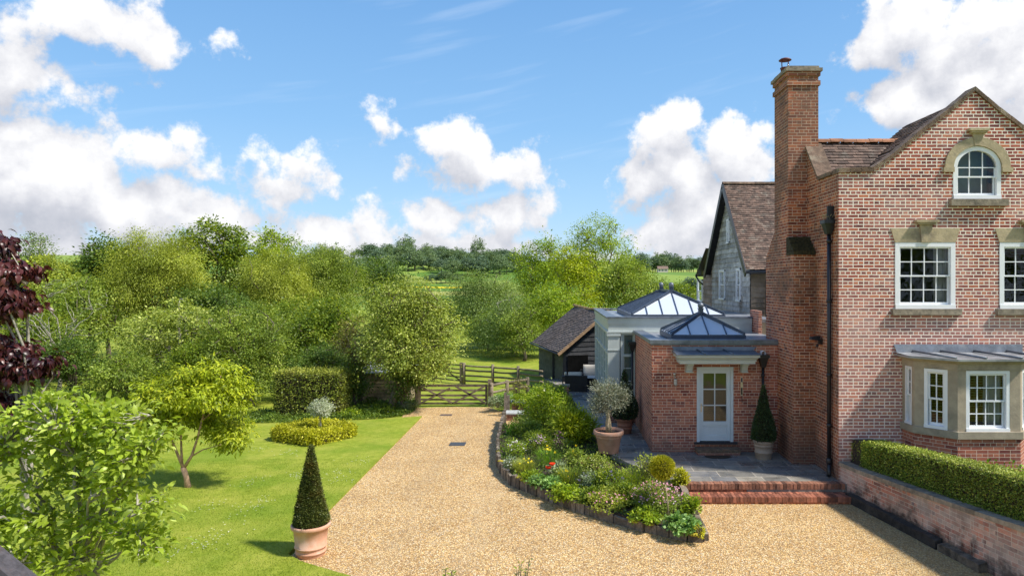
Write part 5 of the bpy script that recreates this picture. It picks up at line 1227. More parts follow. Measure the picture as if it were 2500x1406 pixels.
# box hedge on the retaining wall, and plants behind it
hb = hedge('box_hedge', 'long clipped box hedge on top of the retaining wall below the bay window', 'hedge', [(-.33, LW, -.0, .55, 0, 1.)], 'box', .030, 74, jit=.022, dens=.8,
    xf=lambda P: np.stack([W0.x + UW.x * P[:, 0] - NW.x * (P[:, 1] + .20), W0.y + UW.y * P[:, 0] - NW.y * (P[:, 1] + .20), .72 + P[:, 2] * (.60 + .035 * P[:, 0]) + .045 * P[:, 0]], 1))
# purple maple
ym = 8.6; sm_ = F / ym; random.seed(80)
c = lambda u, v, ru, rv, dy=0: (wx(u - 16, sm_), ym + dy, wz(v, sm_), ru / sm_, max(.25, ru / sm_ * .8), rv / sm_)
tree('purple_maple', 'dark purple maple with drooping branches at the left edge of the photo', [c(5, 590, 28, 30), c(20, 650, 45, 22), c(70, 660, 40, 9), c(45, 715, 40, 14), c(85, 738, 34, 10), c(10, 750, 35, 30), c(25, 830, 40, 12), c(20, 880, 45, 30), c(75, 900, 40, 26), c(115, 885, 22, 22), c(-20, 700, 60, 100), c(-30, 900, 60, 60), c(5, 985, 28, 30), c(70, 855, 40, 12), c(60, 1010, 25, 12)],
     (wx(20, sm_), ym + .3, -.02), (wx(60, sm_), ym + .1, 2.9), .07, 'purple', 230, 30, .06, .09, 81, 'barkpale', droop=.9, big=True, bend=.5, asp=.5, n_limb=18, n_twig=120, shell=.8)
# magnolia close to the camera
yg = 7.6; sg = F / yg
c = lambda u, v, ru, rv, dy=0: (wx(u, sg), yg + dy, wz(v, sg), ru / sg, max(.3, ru / sg * .8), rv / sg)
tree('magnolia', 'large leaved yellow green magnolia filling the bottom left corner', [c(60, 1030, 46, 34), c(120, 985, 34, 30), c(180, 1020, 46, 36), c(250, 1010, 44, 34), c(310, 1035, 46, 36), c(360, 1070, 40, 34), c(20, 1090, 60, 46), c(120, 1090, 62, 46, .2), c(230, 1095, 60, 44, .2), c(330, 1120, 52, 34), c(60, 1180, 66, 50, .2), c(180, 1190, 66, 46, .3), c(290, 1180, 60, 38), c(370, 1225, 46, 34), c(100, 1270, 66, 44), c(220, 1280, 64, 40, .2), c(320, 1300, 60, 30), c(370, 1330, 34, 20), c(60, 1350, 60, 40), c(180, 1370, 66, 34), c(-40, 1120, 60, 70), c(-30, 1280, 60, 80)],
     (wx(110, sg), yg + .6, -.02), (wx(130, sg), yg + .4, 1.2), .07, 'magnolia', 560, 11, .085, .092, 91, 'barkpale', droop=-.1, big=True, bend=.3, asp=.48, n_limb=22, n_twig=480, shell=.9)
# fallen branch of the same shrub near the bottom edge
# lime leaved small tree on the lawn
b0 = G(460, 1193); sl2 = F / b0.y
c = lambda u, v, ru, rv, dy=0: (wx(u, sl2), b0.y + dy, wz(v, sl2), ru / sl2, ru / sl2 * .85, rv / sl2)
lt = thing('strawberry_bark_tree', 'small tree with drooping lime green leaves and pale peeling forked trunk on the lawn', 'tree', b0)
rng = np.random.default_rng(95); random.seed(95)
P, D, N, Ls, Ws, rnd, cc = crown_leaves(rng, [c(385, 960, 55, 35), c(465, 925, 60, 34), c(530, 918, 58, 34), c(575, 975, 40, 45), c(440, 1000, 70, 40, .3), c(385, 1045, 52, 30, -.2), c(565, 1070, 45, 34), c(520, 1040, 60, 36, .4), c(350, 1010, 35, 40), c(490, 960, 80, 30, -.4)], 560, 30, .10, .085, .42, .25, .55, .16, .5)
leaf_mesh('crown', P, D, N, Ls, Ws, LM['lime'], lt, rnd, True, .55)
m = MB(); q = lambda u, v, dy=0: W(u, v, sl2) + Vector((0, dy, 0))
m.tube([b0, q(455, 1165), q(447, 1140)], [.075, .06, .062], 8); 
for pts, r in (([q(447, 1140), q(432, 1105), q(420, 1075), q(405, 1020)], .042), ([q(445, 1142), q(437, 1100, .1), q(430, 1060, .2), q(450, 990, .2)], .035), ([q(449, 1142), q(468, 1112), q(482, 1070), q(497, 1010), q(510, 960)], .04),
               ([q(470, 1112), q(500, 1095, -.1), q(550, 1080, -.2)], .022), ([q(490, 1030), q(520, 1000, .1), q(560, 975, .1)], .022), ([q(420, 1075), q(390, 1050, -.1), q(350, 1020)], .02), ([q(405, 1020), q(390, 980), q(380, 950)], .02), ([q(505, 975), q(530, 940), q(540, 915)], .018)):
    k = len(pts); m.tube(pts, [r * (1 - .6 * i / (k - 1)) for i in range(k)], 6)
m.build('trunk', M['barkpink'], lt)
# ------------------------------------------------------------------ far hills
def far_proto(seed, mat, tall=1.):
    rng = np.random.default_rng(seed); lob = sub_lobes(rng, (0, 0, .56 * tall), (.42, .42, .44 * tall), 7)
    P, D, N, Ls, Ws, rnd, c = crown_leaves(rng, lob, 90, 22, .05, .055, .7, .1, .4, .16)
    t = bpy.data.objects.new('hill_tree', None); COL.objects.link(t); t.empty_display_size = .1
    leaf_mesh('crown', P, D, N, Ls, Ws, LM[mat], t, rnd); m = MB(); m.tube([(0, 0, -.05), (0, 0, .3)], .022, 5); m.build('trunk', M['bark'], t); return t
random.seed(7)
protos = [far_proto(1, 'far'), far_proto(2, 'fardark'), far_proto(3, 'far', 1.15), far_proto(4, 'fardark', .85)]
used = [False] * 4
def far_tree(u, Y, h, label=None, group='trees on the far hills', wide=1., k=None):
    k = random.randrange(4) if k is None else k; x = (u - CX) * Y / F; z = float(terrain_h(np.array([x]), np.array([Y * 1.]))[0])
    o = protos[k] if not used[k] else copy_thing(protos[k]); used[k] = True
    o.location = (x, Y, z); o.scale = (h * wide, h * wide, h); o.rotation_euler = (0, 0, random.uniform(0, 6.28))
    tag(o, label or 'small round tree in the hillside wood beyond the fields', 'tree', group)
far_tree(990, 800, 27, 'broad tree standing on the far skyline above the apple tree', k=0); far_tree(1166, 820, 27, 'single tall tree alone on the far skyline left of the centre trees', k=2, wide=.8)
for i in range(13): far_tree(742 + i * 10.5 + random.uniform(-3, 3), 470 + random.uniform(-20, 30), random.uniform(17, 24) * (1.15 if i < 10 else .8), 'tall tree in the clump at the left end of the far skyline', 'skyline clump at the left')
for i in range(95):
    u = random.uniform(890, 1285); Y = random.uniform(560, 760); far_tree(u, Y, random.uniform(10, 18), wide=1.25)
for i in range(26): far_tree(865 + i * 16 + random.uniform(-4, 4), 800 + random.uniform(-12, 12), random.uniform(7, 13), 'low tree in the line along the far skyline', 'trees along the far skyline', wide=1.2)
for i in range(8): far_tree(1045 + i * 11 + random.uniform(-3, 3), 500 + random.uniform(-6, 6), random.uniform(5, 9), 'small bush like tree in the hedge above the yellow field', 'hedge above the yellow field', wide=1.2)
for i in range(8): far_tree(870 + i * 12, 520 + random.uniform(-15, 15), random.uniform(10, 14))
for i in range(24): far_tree(1562 + i * 6.3 + random.uniform(-2, 2), 430 + random.uniform(-20, 30), random.uniform(8, 12) * (1.1 if i < 14 else .9), 'tree in the wood crowning the right hill beside the cottage', 'wood on the right hill', wide=1.15)
for i in range(12): far_tree(1565 + i * 8 + random.uniform(-3, 3), 236 - i * 2, random.uniform(3.5, 5.5), 'hedge tree below the sloping field on the right hill', 'hedge below the right hill field', wide=1.1)
for i in range(7): far_tree(1668 + i * 6, 225 + random.uniform(-8, 8), random.uniform(4, 6.5), 'hedge tree below the sloping field on the right hill', 'hedge below the right hill field')
# pale cottage on the right hill
cy_ = 405; cx_ = (1617 - CX) * cy_ / F; cz = float(terrain_h(np.array([cx_]), np.array([cy_ * 1.]))[0])
ct = thing('hill_cottage', 'tiny pale cottage among trees on the right hill', 'cottage', (cx_, cy_, cz))
m = MB(); m.box(cx_ - 3, cx_ + 3, cy_ - 2.5, cy_ + 2.5, cz - .5, cz + 2.2); m.build('wall', plain('cream_render', (.60, .54, .44), .9, .1), ct)
m = MB(); m.poly([(cx_ - 3.2, cy_ - 2.8, cz + 2), (cx_ + 3.2, cy_ - 2.8, cz + 2), (cx_ + 3.2, cy_, cz + 3.7), (cx_ - 3.2, cy_, cz + 3.7)]); m.poly([(cx_ - 3.2, cy_, cz + 3.7), (cx_ + 3.2, cy_, cz + 3.7), (cx_ + 3.2, cy_ + 2.8, cz + 2), (cx_ - 3.2, cy_ + 2.8, cz + 2)]); m.build('roof', M['tile'], ct)
m = MB(); [m.box(cx_ + a, cx_ + a + .7, cy_ - 2.56, cy_ - 2.45, cz + .8, cz + 1.6) for a in (-2.4, -.6, 1.4)]; m.build('window', M['darkmetal'], ct)

# unseen trees added behind the viewer: the dark band mirrored in the windows
rng = np.random.default_rng(400); lob = [(x, -34 + 4 * math.sin(x), 4.5 + 1.5 * math.sin(x * .7), 6, 4, 5.5 + 1.5 * math.sin(x * .7)) for x in range(-40, 75, 7)]
P, D, N, Ls, Ws, rnd, c_ = crown_leaves(rng, lob, 900, 22, .9, .55, .7, .1, .4, .15)
tag(leaf_mesh('woodland', P, D, N, Ls, Ws, LM['dark'], None, rnd), kind='stuff')
# ================================================================== POTS
def pot(parent, c, r, h, mat, bands=(.28, .14), rim=.05, foot=.72, soil=True):
    m = MB(); x, y, z = c; rb = r * foot * .98; prf = [(.001, 0), (rb, 0), (rb + .004, .01)]; zs = [b * h for b in sorted(bands)]
    R_ = lambda t: rb + (r * .90 - rb) * (t / h) ** .9
    for zb in zs: prf += [(R_(zb - .02), zb - .02), (R_(zb) + .014, zb - .012), (R_(zb) + .016, zb), (R_(zb) + .014, zb + .012), (R_(zb + .02), zb + .02)]
    prf += [(R_(h - rim * 1.6), h - rim * 1.6), (r * .98, h - rim * 1.3), (r, h - rim), (r + .004, h - .015), (r - .008, h), (r - .035, h - .002), (r - .05, h - .02), (r * .86, h - .10), (r * .8, h - .16)]
    m.lathe(prf, c, 48); p = m.build('pot', M[mat], parent)
    if soil: m = MB(); m.lathe([(.001, h - .06), (r * .5, h - .055), (r * .9, h - .07)], c, 24); m.build('soil', M['soil'], parent)
    return p
def cone_foliage(rng, c, r, z0, z1, n, top=.0, belly=0.):
    t = rng.random(n); t = 1 - np.sqrt(1 - t * .995); a = rng.random(n) * 2 * math.pi
    rr = (r * (1 - t) ** 1.12 + top * t) * (1 + belly * np.sin(math.pi * np.minimum(1, t * 1.6))); rr = rr * (1 + .05 * np.sin(a * 3 + t * 9) + .035 * np.sin(a * 7 - t * 23)) + rng.normal(0, .014, n)
    rr *= np.where(t < .03, rng.random(n) ** .5, 1)
    P = np.stack([c[0] + rr * np.cos(a), c[1] + rr * np.sin(a), z0 + (z1 - z0) * t], 1); N = unit(np.stack([np.cos(a), np.sin(a), np.full(n, .35)], 1)); return P, N
def cone_tree(name, label, base, pr, ph, potmat, z1, r, mat, L, n, seed, bands=(.28, .14), lean=(0, 0), asp=.35, belly=0.):
    rng = np.random.default_rng(seed); t = thing(name, label, 'potted shrub', base); pot(t, tuple(base), pr, ph, potmat, bands)
    z0 = base[2] + ph - .03; P, N = cone_foliage(rng, base, r, z0, z1, n, belly=belly); k = ((P[:, 2] - z0) / (z1 - z0))[:, None]; P = P + k * np.array([*lean, 0])
    D = unit(N * .9 + rng.normal(size=(n, 3)) * .6 + np.array([0, 0, .5])); NN = unit(N * .5 + rng.normal(size=(n, 3)) * .7 + np.array([0, 0, .7])); Ls = L * (.6 + .8 * rng.random(n))
    leaf_mesh('foliage', P, D, NN, Ls, Ls * asp, LM[mat], t, rng.beta(1.6, 2, n))
    m = MB(); m.lathe([(r * .8, z0), (r * .45, z0 + (z1 - z0) * .45), (.02, z1 - .15)], (base[0] + lean[0] * .3, base[1], 0), 16); m.tube([(base[0], base[1], base[2] + ph - .08), (base[0], base[1], z0 + .3)], .03, 6); m.build('stems', M['soil'], t); return t  # inner dark cone: shade within the foliage put into a solid core, plus stem
pb = G(759, 1353); cone_tree('potted_yew', 'tall clipped yew cone with browned base in a terracotta pot on the lawn edge', pb, .335, .555, 'terracotta', 2.02, .29, 'yew', .034, 26000, 101, bands=(.30, .14))
pb = Vector((wx(1864, 96.5), F / 96.5, TZ)); cone_tree('potted_bay_cone', 'dark glossy evergreen cone in weathered pot between the door and chimney', pb, .265, .47, 'terracotta_grey', 2.28, .27, 'bay', .042, 9000, 102, bands=(.72, .36), asp=.5, belly=.25)
pb = Vector((wx(1525, 82.5), F / 82.5, TZ)); cone_tree('potted_evergreen', 'loose dark evergreen in a red ribbed terracotta pot by the orangery glazing', pb, .27, .44, 'terracotta_dark', 2.30, .30, 'bay', .055, 5200, 103, bands=(.55, .35), asp=.5, belly=.6)
ob = Vector((wx(1486, 93.0), F / 93., TZ)); ot = thing('potted_olive_tree', 'silvery olive tree with gnarled trunk in a large pale terracotta pot', 'potted tree', ob)
pot(ot, tuple(ob), .395, .58, 'terracotta', bands=(.76, .72), rim=.085, foot=.66)
rng = np.random.default_rng(104); so = 93.
oc = [(wx(1487, so), ob.y, wz(972, so), .42, .42, .36), (wx(1462, so), ob.y - .1, wz(990, so), .26, .3, .26), (wx(1512, so), ob.y + .1, wz(968, so), .26, .3, .30), (wx(1480, so), ob.y, wz(950, so), .36, .3, .22)]
P, D, N, Ls, Ws, rnd, cc = crown_leaves(rng, oc, 320, 26, .07, .065, .20, -.35, .8, .12, .9)
leaf_mesh('crown', P, D, N, Ls, Ws, LM['olv'], ot, rnd)
m = limb_mesh(rng, tuple(ob + Vector((-.02, 0, .52))), (ob.x - .02, ob.y, 1.45), cc, .055, 12, 110); m.tube([ob + Vector((.05, -.02, .52)), ob + Vector((.03, -.01, .8)), ob + Vector((-.01, 0, 1.05))], [.04, .03, .02], 6); m.build('trunk', M['olivebark'], ot)
# ================================================================== FLOWER BED
bed_px = [(1232,1030),(1224,1060),(1216,1095),(1216,1135),(1228,1165),(1252,1186),(1290,1202),(1340,1222),(1400,1246),(1470,1268),(1555,1292),(1630,1310),(1690,1322),(1720,1323)]
bed_edge = [G(u, v) for u, v in bed_px]
sheet('flower_bed', ccw([tuple(p[:2]) for p in bed_edge] + [(2.84, 15.06)] + [tuple(p[:2]) for p in path_edge[1:]] + [(-.4, 27.5), (-1.0, 24.2), (-1.3, 20.)]), .20, M['soil'], .2)
le = thing('log_edging', 'low palisade of old upright timber stakes edging the flower bed along the gravel', 'log edging', bed_edge[6])
random.seed(12); tot = 0; segs = []
for a, b in zip(bed_edge[:-1], bed_edge[1:]): segs.append((a, b, (b - a).length)); tot += (b - a).length
d = .0
def along(d):
    for a, b, l in segs:
        if d <= l: return a.lerp(b, d / l), (b - a).normalized()
        d -= l
    return segs[-1][1], (segs[-1][1] - segs[-1][0]).normalized()
first = True
while d < tot - .3:
    w = random.uniform(.10, .20) if d < tot * .82 else random.uniform(.22, .40)
    p, t_ = along(d + w / 2); n_ = Vector((t_.y, -t_.x, 0)); hh = (.44 - .30 * (d / tot) ** 1.0) * random.uniform(.88, 1.1); th_ = random.uniform(.06, .09)
    m = MB(p + n_ * random.uniform(-.015, .02), t_, n_); random_top = [random.uniform(-.02, .02) for _ in range(4)]
    b = [(-w / 2 + .006, -th_ / 2, -.03), (w / 2 - .006, -th_ / 2, -.03), (w / 2 - .006, th_ / 2, -.03), (-w / 2 + .006, th_ / 2, -.03)]
    if t_.cross(n_).z < 0: b = b[::-1]
    m.hexa(b, [(q[0] * .97, q[1] * .95, hh + random_top[i]) for i, q in enumerate(b)])
    lg = m.build('stake', M['log'], le, bevel=.012)
    if random.random() < .18 and d > tot * .35:
        mm = MB(); o = m.T((0, 0, hh + .0)); mm.lathe([(.001, .03), (w * .3, .022), (w * .45, 0), (w * .42, -.01)], o, 10); mm.v = [Vector((o.x + (v.x - o.x), o.y + (v.y - o.y) * .6, v.z)) for v in mm.v]; mm.build('moss_cushion', M['yellowmoss'], lg)
    d += w
a, b = G(1722, 1320), Vector((2.80, 15.02, 0))
m = MB(); k = 8; dd = (b - a).normalized(); nn = Vector((dd.y, -dd.x, 0)); rings = []
for i in range(k + 1):
    p = a.lerp(b, i / k); h = .13 + .20 * (i / k) ** .8; rings.append([p + nn * .07 + Z3 * -.03, p + nn * (.06 + .01 * math.sin(i * 2)) + Z3 * (h + .008 * math.sin(i * 3)), p - nn * .07 + Z3 * (h + .01 * math.sin(i)), p - nn * .07 - Z3 * .03])
for r0, r1 in zip(rings[:-1], rings[1:]):
    for i in range(4): j = (i + 1) % 4; m.poly([r0[i], r0[j], r1[j], r1[i]][::-1])
m.poly(rings[0]); m.poly(rings[-1][::-1])
o = m.build('bed_sleeper', M['log'], None, loc=a); tag(o, 'long dark timber board closing the bed beside the brick steps', 'timber sleeper')
# small brick steps and piers by the bed
def pier(label, c, wx_, wy_, h, capz=.05, name='brick_pier'):
    t = thing(name, label, 'brick pier', c); m = MB(); m.box(c.x - wx_ / 2, c.x + wx_ / 2, c.y, c.y + wy_, 0, h); m.build('shaft', M['ext'], t)
    m = MB(); m.box(c.x - wx_ / 2 - .04, c.x + wx_ / 2 + .04, c.y - .04, c.y + wy_ + .04, h, h + capz); m.build('cap_stone', plain('pale_flagstone', (.42, .43, .41), .8, .2, 9, bmp=.008), t, bevel=.008)
pier('low brick pier with grey flagstone top at the head of the flower bed', G(1256, 1027), .55, .5, .22)
pier('taller brick pier with grey flagstone top behind the low one', G(1266, 1012), .5, .45, .42)
pr_ = Vector((wx(1381, 63), F / 63., TZ)); t = thing('small_brick_post', 'short dark capped brick post on the terrace edge near the wicker armchair', 'brick post', pr_)
m = MB(); m.box(pr_.x - .12, pr_.x + .12, pr_.y - .12, pr_.y + .12, TZ, TZ + .42); m.build('shaft', M['ext'], t); m = MB(); m.box(pr_.x - .16, pr_.x + .16, pr_.y - .16, pr_.y + .16, TZ + .42, TZ + .50); m.box(pr_.x - .16, pr_.x + .16, pr_.y - .16, pr_.y + .16, TZ, TZ + .07); m.build('cap', M['copewall'], t)
for i, u in enumerate((1234, 1241)):
    p = G(u, 1016); m = MB(); m.box(p.x - .05, p.x + .05, p.y - .05, p.y + .05, 0, .85 - .1 * i); o = m.build('timber_post', M['log'], None, loc=p, bevel=.01); tag(o, ['taller dark timber post beside the brick pier at the drive end', 'shorter dark timber post against the brick pier at the drive end'][i], 'post')
# ---- bed plants
def clump(label, u, v, w, h, mat, L, n, seed, kind='dome', asp=.5, z=.2, flowers=None, stems=None, name='garden_plant', cat='plant', big=False, up=.5, d=None, group=None):
    """a plant whose foot is at photo pixel (u, v); w, h in metres"""
    rng = np.random.default_rng(seed); b = G(u, v, z); b += Vector((.15, .22, 0)) if z == .2 else Vector((0, 0, 0)); w *= .92 if z == .2 else 1; t = thing(name, label, cat, b, group); d = w * .9 if d is None else d
    if kind == 'dome':
        lob = [(b.x, b.y, b.z + h * .42, w / 2, d / 2, h * .58)] + [(b.x + rng.uniform(-.25, .25) * w, b.y + rng.uniform(-.25, .25) * d, b.z + h * rng.uniform(.3, .7), w * .28, d * .28, h * .32) for _ in range(5)]
        nl = 14; P, D, N, Ls, Ws, rnd, c = crown_leaves(rng, lob, max(4, n // nl), nl, min(w, h) * .10, L, asp, -up * .5, .75, .15, .8)
        k = P[:, 2] > b.z - .05; P, D, N, Ls, Ws, rnd = P[k], D[k], N[k], Ls[k], Ws[k], rnd[k]
    elif kind == 'blades':      # strappy leaves arching from the crown
        a = rng.random(n) * 2 * math.pi; r = np.sqrt(rng.random(n)); el = rng.uniform(.5, 1.45, n)
        P = np.stack([b.x + w * .38 * r * np.cos(a), b.y + d * .38 * r * np.sin(a), b.z + rng.random(n) * h * .65], 1); D = np.stack([np.cos(a) * np.cos(el), np.sin(a) * np.cos(el), np.sin(el)], 1) + rng.normal(0, .15, (n, 3)); N = unit(np.stack([-np.cos(a) * .8, -np.sin(a) * .8, np.full(n, .8)], 1) + rng.normal(0, .2, (n, 3)))
        Ls = L * (.6 + .7 * rng.random(n)); Ws = Ls * asp; rnd = rng.random(n)
    leaf_mesh('foliage', P, D, N, Ls, Ws, LM[mat], t, rnd, big, .35)
    m = MB(); random.seed(seed)
    for i in range(stems or 14):
        a = random.uniform(0, 6.28); r = random.random(); m.tube([(b.x + r * w * .12 * math.cos(a), b.y + r * d * .12 * math.sin(a), b.z - .02), (b.x + r * w * .34 * math.cos(a), b.y + r * d * .34 * math.sin(a), b.z + h * .75)], [.007, .003], 4, caps=False)
    m.build('stem', LM['straw'] if False else M['bark'], t)
    fls = []
    for fl in (flowers or []): fls += [fl] if fl[1] > 14 else [(fl[0], 1) + tuple(fl[2:])] * fl[1]
    for fl in fls:
        col, nf, size, spread, zlo, zhi = fl[:6]
        a = rng.random(nf) * 2 * math.pi; r = np.sqrt(rng.random(nf)) * spread / 2; kz = np.sqrt(np.maximum(0, 1 - (r / (spread / 2 + 1e-6)) ** 2 * .6))
        Pf = np.stack([b.x + r * np.cos(a), b.y + r * np.sin(a) * d / w, b.z + (zlo + (zhi - zlo) * rng.random(nf)) * kz], 1)
        m = 5; ang = np.tile(np.arange(m) * 2 * math.pi / m, nf) + np.repeat(rng.random(nf) * 6, m); Pc = np.repeat(Pf, m, 0)
        tilt = np.repeat(unit(np.array([0, -.4, 1.]) + rng.normal(0, .5, (nf, 3))), m, 0); ax1 = unit(np.cross(tilt, [1., .01, 0])); ax2 = np.cross(tilt, ax1); Dp = ax1 * np.cos(ang)[:, None] + ax2 * np.sin(ang)[:, None] + tilt * .35
        leaf_mesh('flower', Pc, Dp, tilt + rng.normal(0, .05, tilt.shape), np.full(len(Pc), size), np.full(len(Pc), size * .9), FM[col], t, np.repeat(rng.random(nf), m))
        if nf > 14: [tag(o, kind='stuff') for o in t.children if o.name.startswith('flower') and 'kind' not in o and len(o.data.polygons) > 70]
    return t
def petal(name, c0, c1): return leaf_mat(name, c0, c1, c1, trans=.3, rough=.6, spec=.2)
FM = dict(yellow=petal('yellow_petal', (.75, .55, .01), (.9, .72, .03)), red=petal('poppy_red_petal', (.75, .03, .008), (.85, .06, .01)), pink=petal('pink_petal', (.55, .16, .28), (.80, .42, .52)), mauve=petal('mauve_petal', (.42, .22, .38), (.70, .52, .66)),
          purple=petal('deep_mauve_petal', (.20, .06, .13), (.42, .18, .28)), white=petal('white_petal', (.75, .72, .72), (.88, .86, .86)), slate=petal('blue_grey_petal', (.10, .09, .18), (.22, .20, .32)), cream=petal('cream_petal', (.6, .6, .35), (.78, .76, .5)), rust=petal('rusty_petal', (.30, .08, .05), (.45, .18, .12)))
clump('dense fresh green peony mound beside the stone path', 1388, 1082, 1.2, .92, 'lime', .13, 6000, 201, 'dome', .22, up=.9, name='peony')
clump('tall leafy yellow green shrub left of the peony mound', 1310, 1052, 1.35, 1.35, 'bright', .075, 4200, 202, name='garden_shrub', cat='shrub', flowers=[('cream', 26, .035, .9, .8, 1.3)], stems=24)
clump('rounded green hebe nearest the wicker armchair', 1352, 985, 1.15, .72, 'bright', .06, 3200, 203, z=.3, name='garden_shrub', cat='shrub')
clump('arching green shrub in the middle of the far bed', 1318, 990, 1.3, .62, 'peony', .09, 2600, 204, name='garden_shrub', cat='shrub', flowers=[('white', 5, .04, .9, .5, .65)])
clump('golden green bush at the terrace edge below the brick post', 1355, 1012, 1.0, .6, 'golden', .05, 1800, 205, name='garden_shrub', cat='shrub')
clump('thin brown twiggy shrub in front of the rail fence', 1250, 985, .9, .95, 'brown', .05, 1100, 206, name='garden_shrub', cat='shrub', stems=40)
clump('low pale mint plants at the gate end of the bed', 1222, 992, 1.0, .42, 'mint', .07, 1500, 207)
clump('grey blue catmint clump left of the mint by the gatepost', 1203, 996, .7, .40, 'blue', .05, 1100, 208)
clump('yellow green shrub beside the brick piers', 1275, 1000, 1.1, .55, 'bright', .07, 1800, 209, name='garden_shrub', cat='shrub')
clump('dark ferny clump just below the low brick pier', 1275, 1068, 1.0, .42, 'olive', .06, 2200, 210)
clump('bright green geranium clump spilling at the head of the stakes', 1242, 1065, .6, .32, 'peony', .045, 1500, 211)
clump('bushy green plant behind the lilac flowers', 1300, 1090, 1.0, .38, 'mid', .055, 2200, 212)
clump('lilac flowered stock between shrub and peony', 1300, 1112, .65, .50, 'mid', .05, 900, 213, flowers=[('mauve', 60, .022, .5, .35, .55)])
clump('deep mauve wallflower standing before the peony mound', 1350, 1118, .55, .62, 'olive', .05, 700, 214, flowers=[('purple', 55, .022, .42, .35, .70), ('cream', 12, .02, .4, .3, .5)])
clump('white and lilac flowered clump hanging over the left stakes', 1242, 1118, .65, .40, 'bright', .045, 1200, 215, flowers=[('white', 45, .02, .6, .25, .42), ('mauve', 30, .02, .5, .25, .42)])
clump('small white flowered plant at the leftmost bend of the stakes', 1230, 1150, .45, .28, 'blue', .04, 700, 216, flowers=[('white', 26, .022, .4, .15, .28)])
clump('grassy green clump with yellow globe flowers near the bed centre', 1322, 1142, .9, .42, 'peony', .17, 900, 217, 'blades', .05, flowers=[('yellow', 12, .034, .45, .42, .50)])
clump('yellow flowered plant beside the olive pot', 1390, 1150, .65, .50, 'olive', .06, 1000, 218, flowers=[('yellow', 9, .034, .2, .45, .6)])
clump('feathery green plant with yellow flowers over the stakes', 1262, 1160, .8, .34, 'yellow', .13, 1400, 219, 'blades', .06, flowers=[('yellow', 8, .03, .6, .28, .36)])
clump('poppy with two scarlet blooms in the middle of the bed', 1345, 1172, .4, .34, 'blue', .09, 260, 220, name='poppy', cat='poppy', flowers=[('yellow', 4, .028, .5, .2, .3)])
b = G(1345, 1172, .2); pp = [o for o in bpy.data.objects if o.name == 'poppy'][0]
for dx, dz in ((-.055, .30), (.03, .38)):
    m = MB(); c0 = Vector((b.x + dx, b.y - .05, b.z + dz)); m.lathe([(.004, -.03), (.04, -.018), (.066, .014), (.072, .034), (.060, .030), (.035, .0), (.004, -.01)], c0, 14); m.build('poppy_bloom', FM['red'], pp)
clump('rusty pink spire flowers left of the olive pot', 1418, 1172, .5, .5, 'olive', .05, 700, 221, flowers=[('rust', 30, .025, .3, .3, .55)])
clump('dark grassy clump in the centre of the bed', 1372, 1192, .9, .42, 'mid', .18, 1300, 222, 'blades', .05, flowers=[('yellow', 7, .03, .5, .25, .4)])
clump('leafy green strawberry patch behind the tallest stakes', 1312, 1196, .85, .24, 'mint', .06, 1500, 223, asp=.8)
clump('light green ladys mantle patch over mossy stakes', 1365, 1222, .8, .26, 'bright', .055, 1700, 224, asp=.8)
clump('cream variegated shrub overlapping the olive pot', 1442, 1178, .8, .58, 'cherry', .045, 2200, 225, name='garden_shrub', cat='shrub', flowers=[('cream', 26, .02, .7, .35, .6), ('purple', 14, .02, .6, .35, .55)])
clump('grey purple leaved sage in the middle of the bed', 1420, 1200, .7, .34, 'blue', .05, 1300, 226, flowers=[('slate', 40, .025, .6, .2, .36)])
clump('green ferny plant with blue catmint spikes', 1478, 1212, .9, .5, 'mid', .06, 2400, 227, flowers=[('slate', 60, .022, .6, .35, .52)])
clump('airy green fennel clump behind the pink aquilegia', 1530, 1200, .9, .55, 'bright', .10, 2200, 228, 'blades', .08)
clump('pink flowered columbine left clump above low stakes', 1468, 1248, .95, .34, 'yellow', .05, 2000, 229, flowers=[('pink', 70, .020, .85, .22, .38)])
clump('dark green leafy plant between the two pink clumps', 1515, 1235, .6, .42, 'mid', .055, 1500, 230)
clump('straw coloured dead shrub with yellow green tips', 1568, 1195, .7, .72, 'yellow', .05, 900, 231, name='garden_shrub', cat='shrub', stems=90)
clump('large mound of dusty pink aquilegia beside the steps', 1590, 1252, 1.15, .50, 'olive', .05, 3600, 232, name='aquilegia', flowers=[('pink', 260, .020, 1.1, .34, .56), ('mauve', 110, .018, 1.1, .30, .55), ('cream', 40, .016, 1., .2, .5)])
clump('small yellow green cypress behind the pink mound', 1650, 1200, .38, .48, 'golden', .06, 1100, 233, name='garden_shrub', cat='shrub')
clump('bright green geranium leaves along the low stakes', 1560, 1278, .7, .20, 'bright', .05, 1500, 234, asp=.8)
clump('pale green rounded leaf rosette near the bed tip', 1648, 1302, .62, .22, 'mint', .065, 1100, 235, asp=.95)
clump('sprawling green leaves against the dark board', 1672, 1262, .42, .34, 'bright', .05, 900, 236, asp=.8)
clump('tiny yellow green sprig at the very tip of the bed', 1694, 1316, .22, .16, 'golden', .04, 220, 237)
clump('leafy weeds filling the lower middle of the bed', 1430, 1232, .7, .26, 'mid', .055, 1500, 238)
clump('low weeds between the white flowers and mantle patch', 1285, 1182, .7, .24, 'bright', .05, 1300, 239)
lp = G(1633, 1266, .2); ls_ = F / lp.y; lt2 = thing('topiary_ball', 'yellow green topiary ball on a thin bare stem among the pink flowers', 'topiary', lp)
bc = Vector((wx(1617, ls_), lp.y, wz(1141, ls_))); rng = np.random.default_rng(250); n = 5200; dv = unit(rng.normal(size=(n, 3))); P = np.array(bc) + dv * .205 * (1 + rng.normal(0, .06, n))[:, None] * np.array([1, 1, .92])
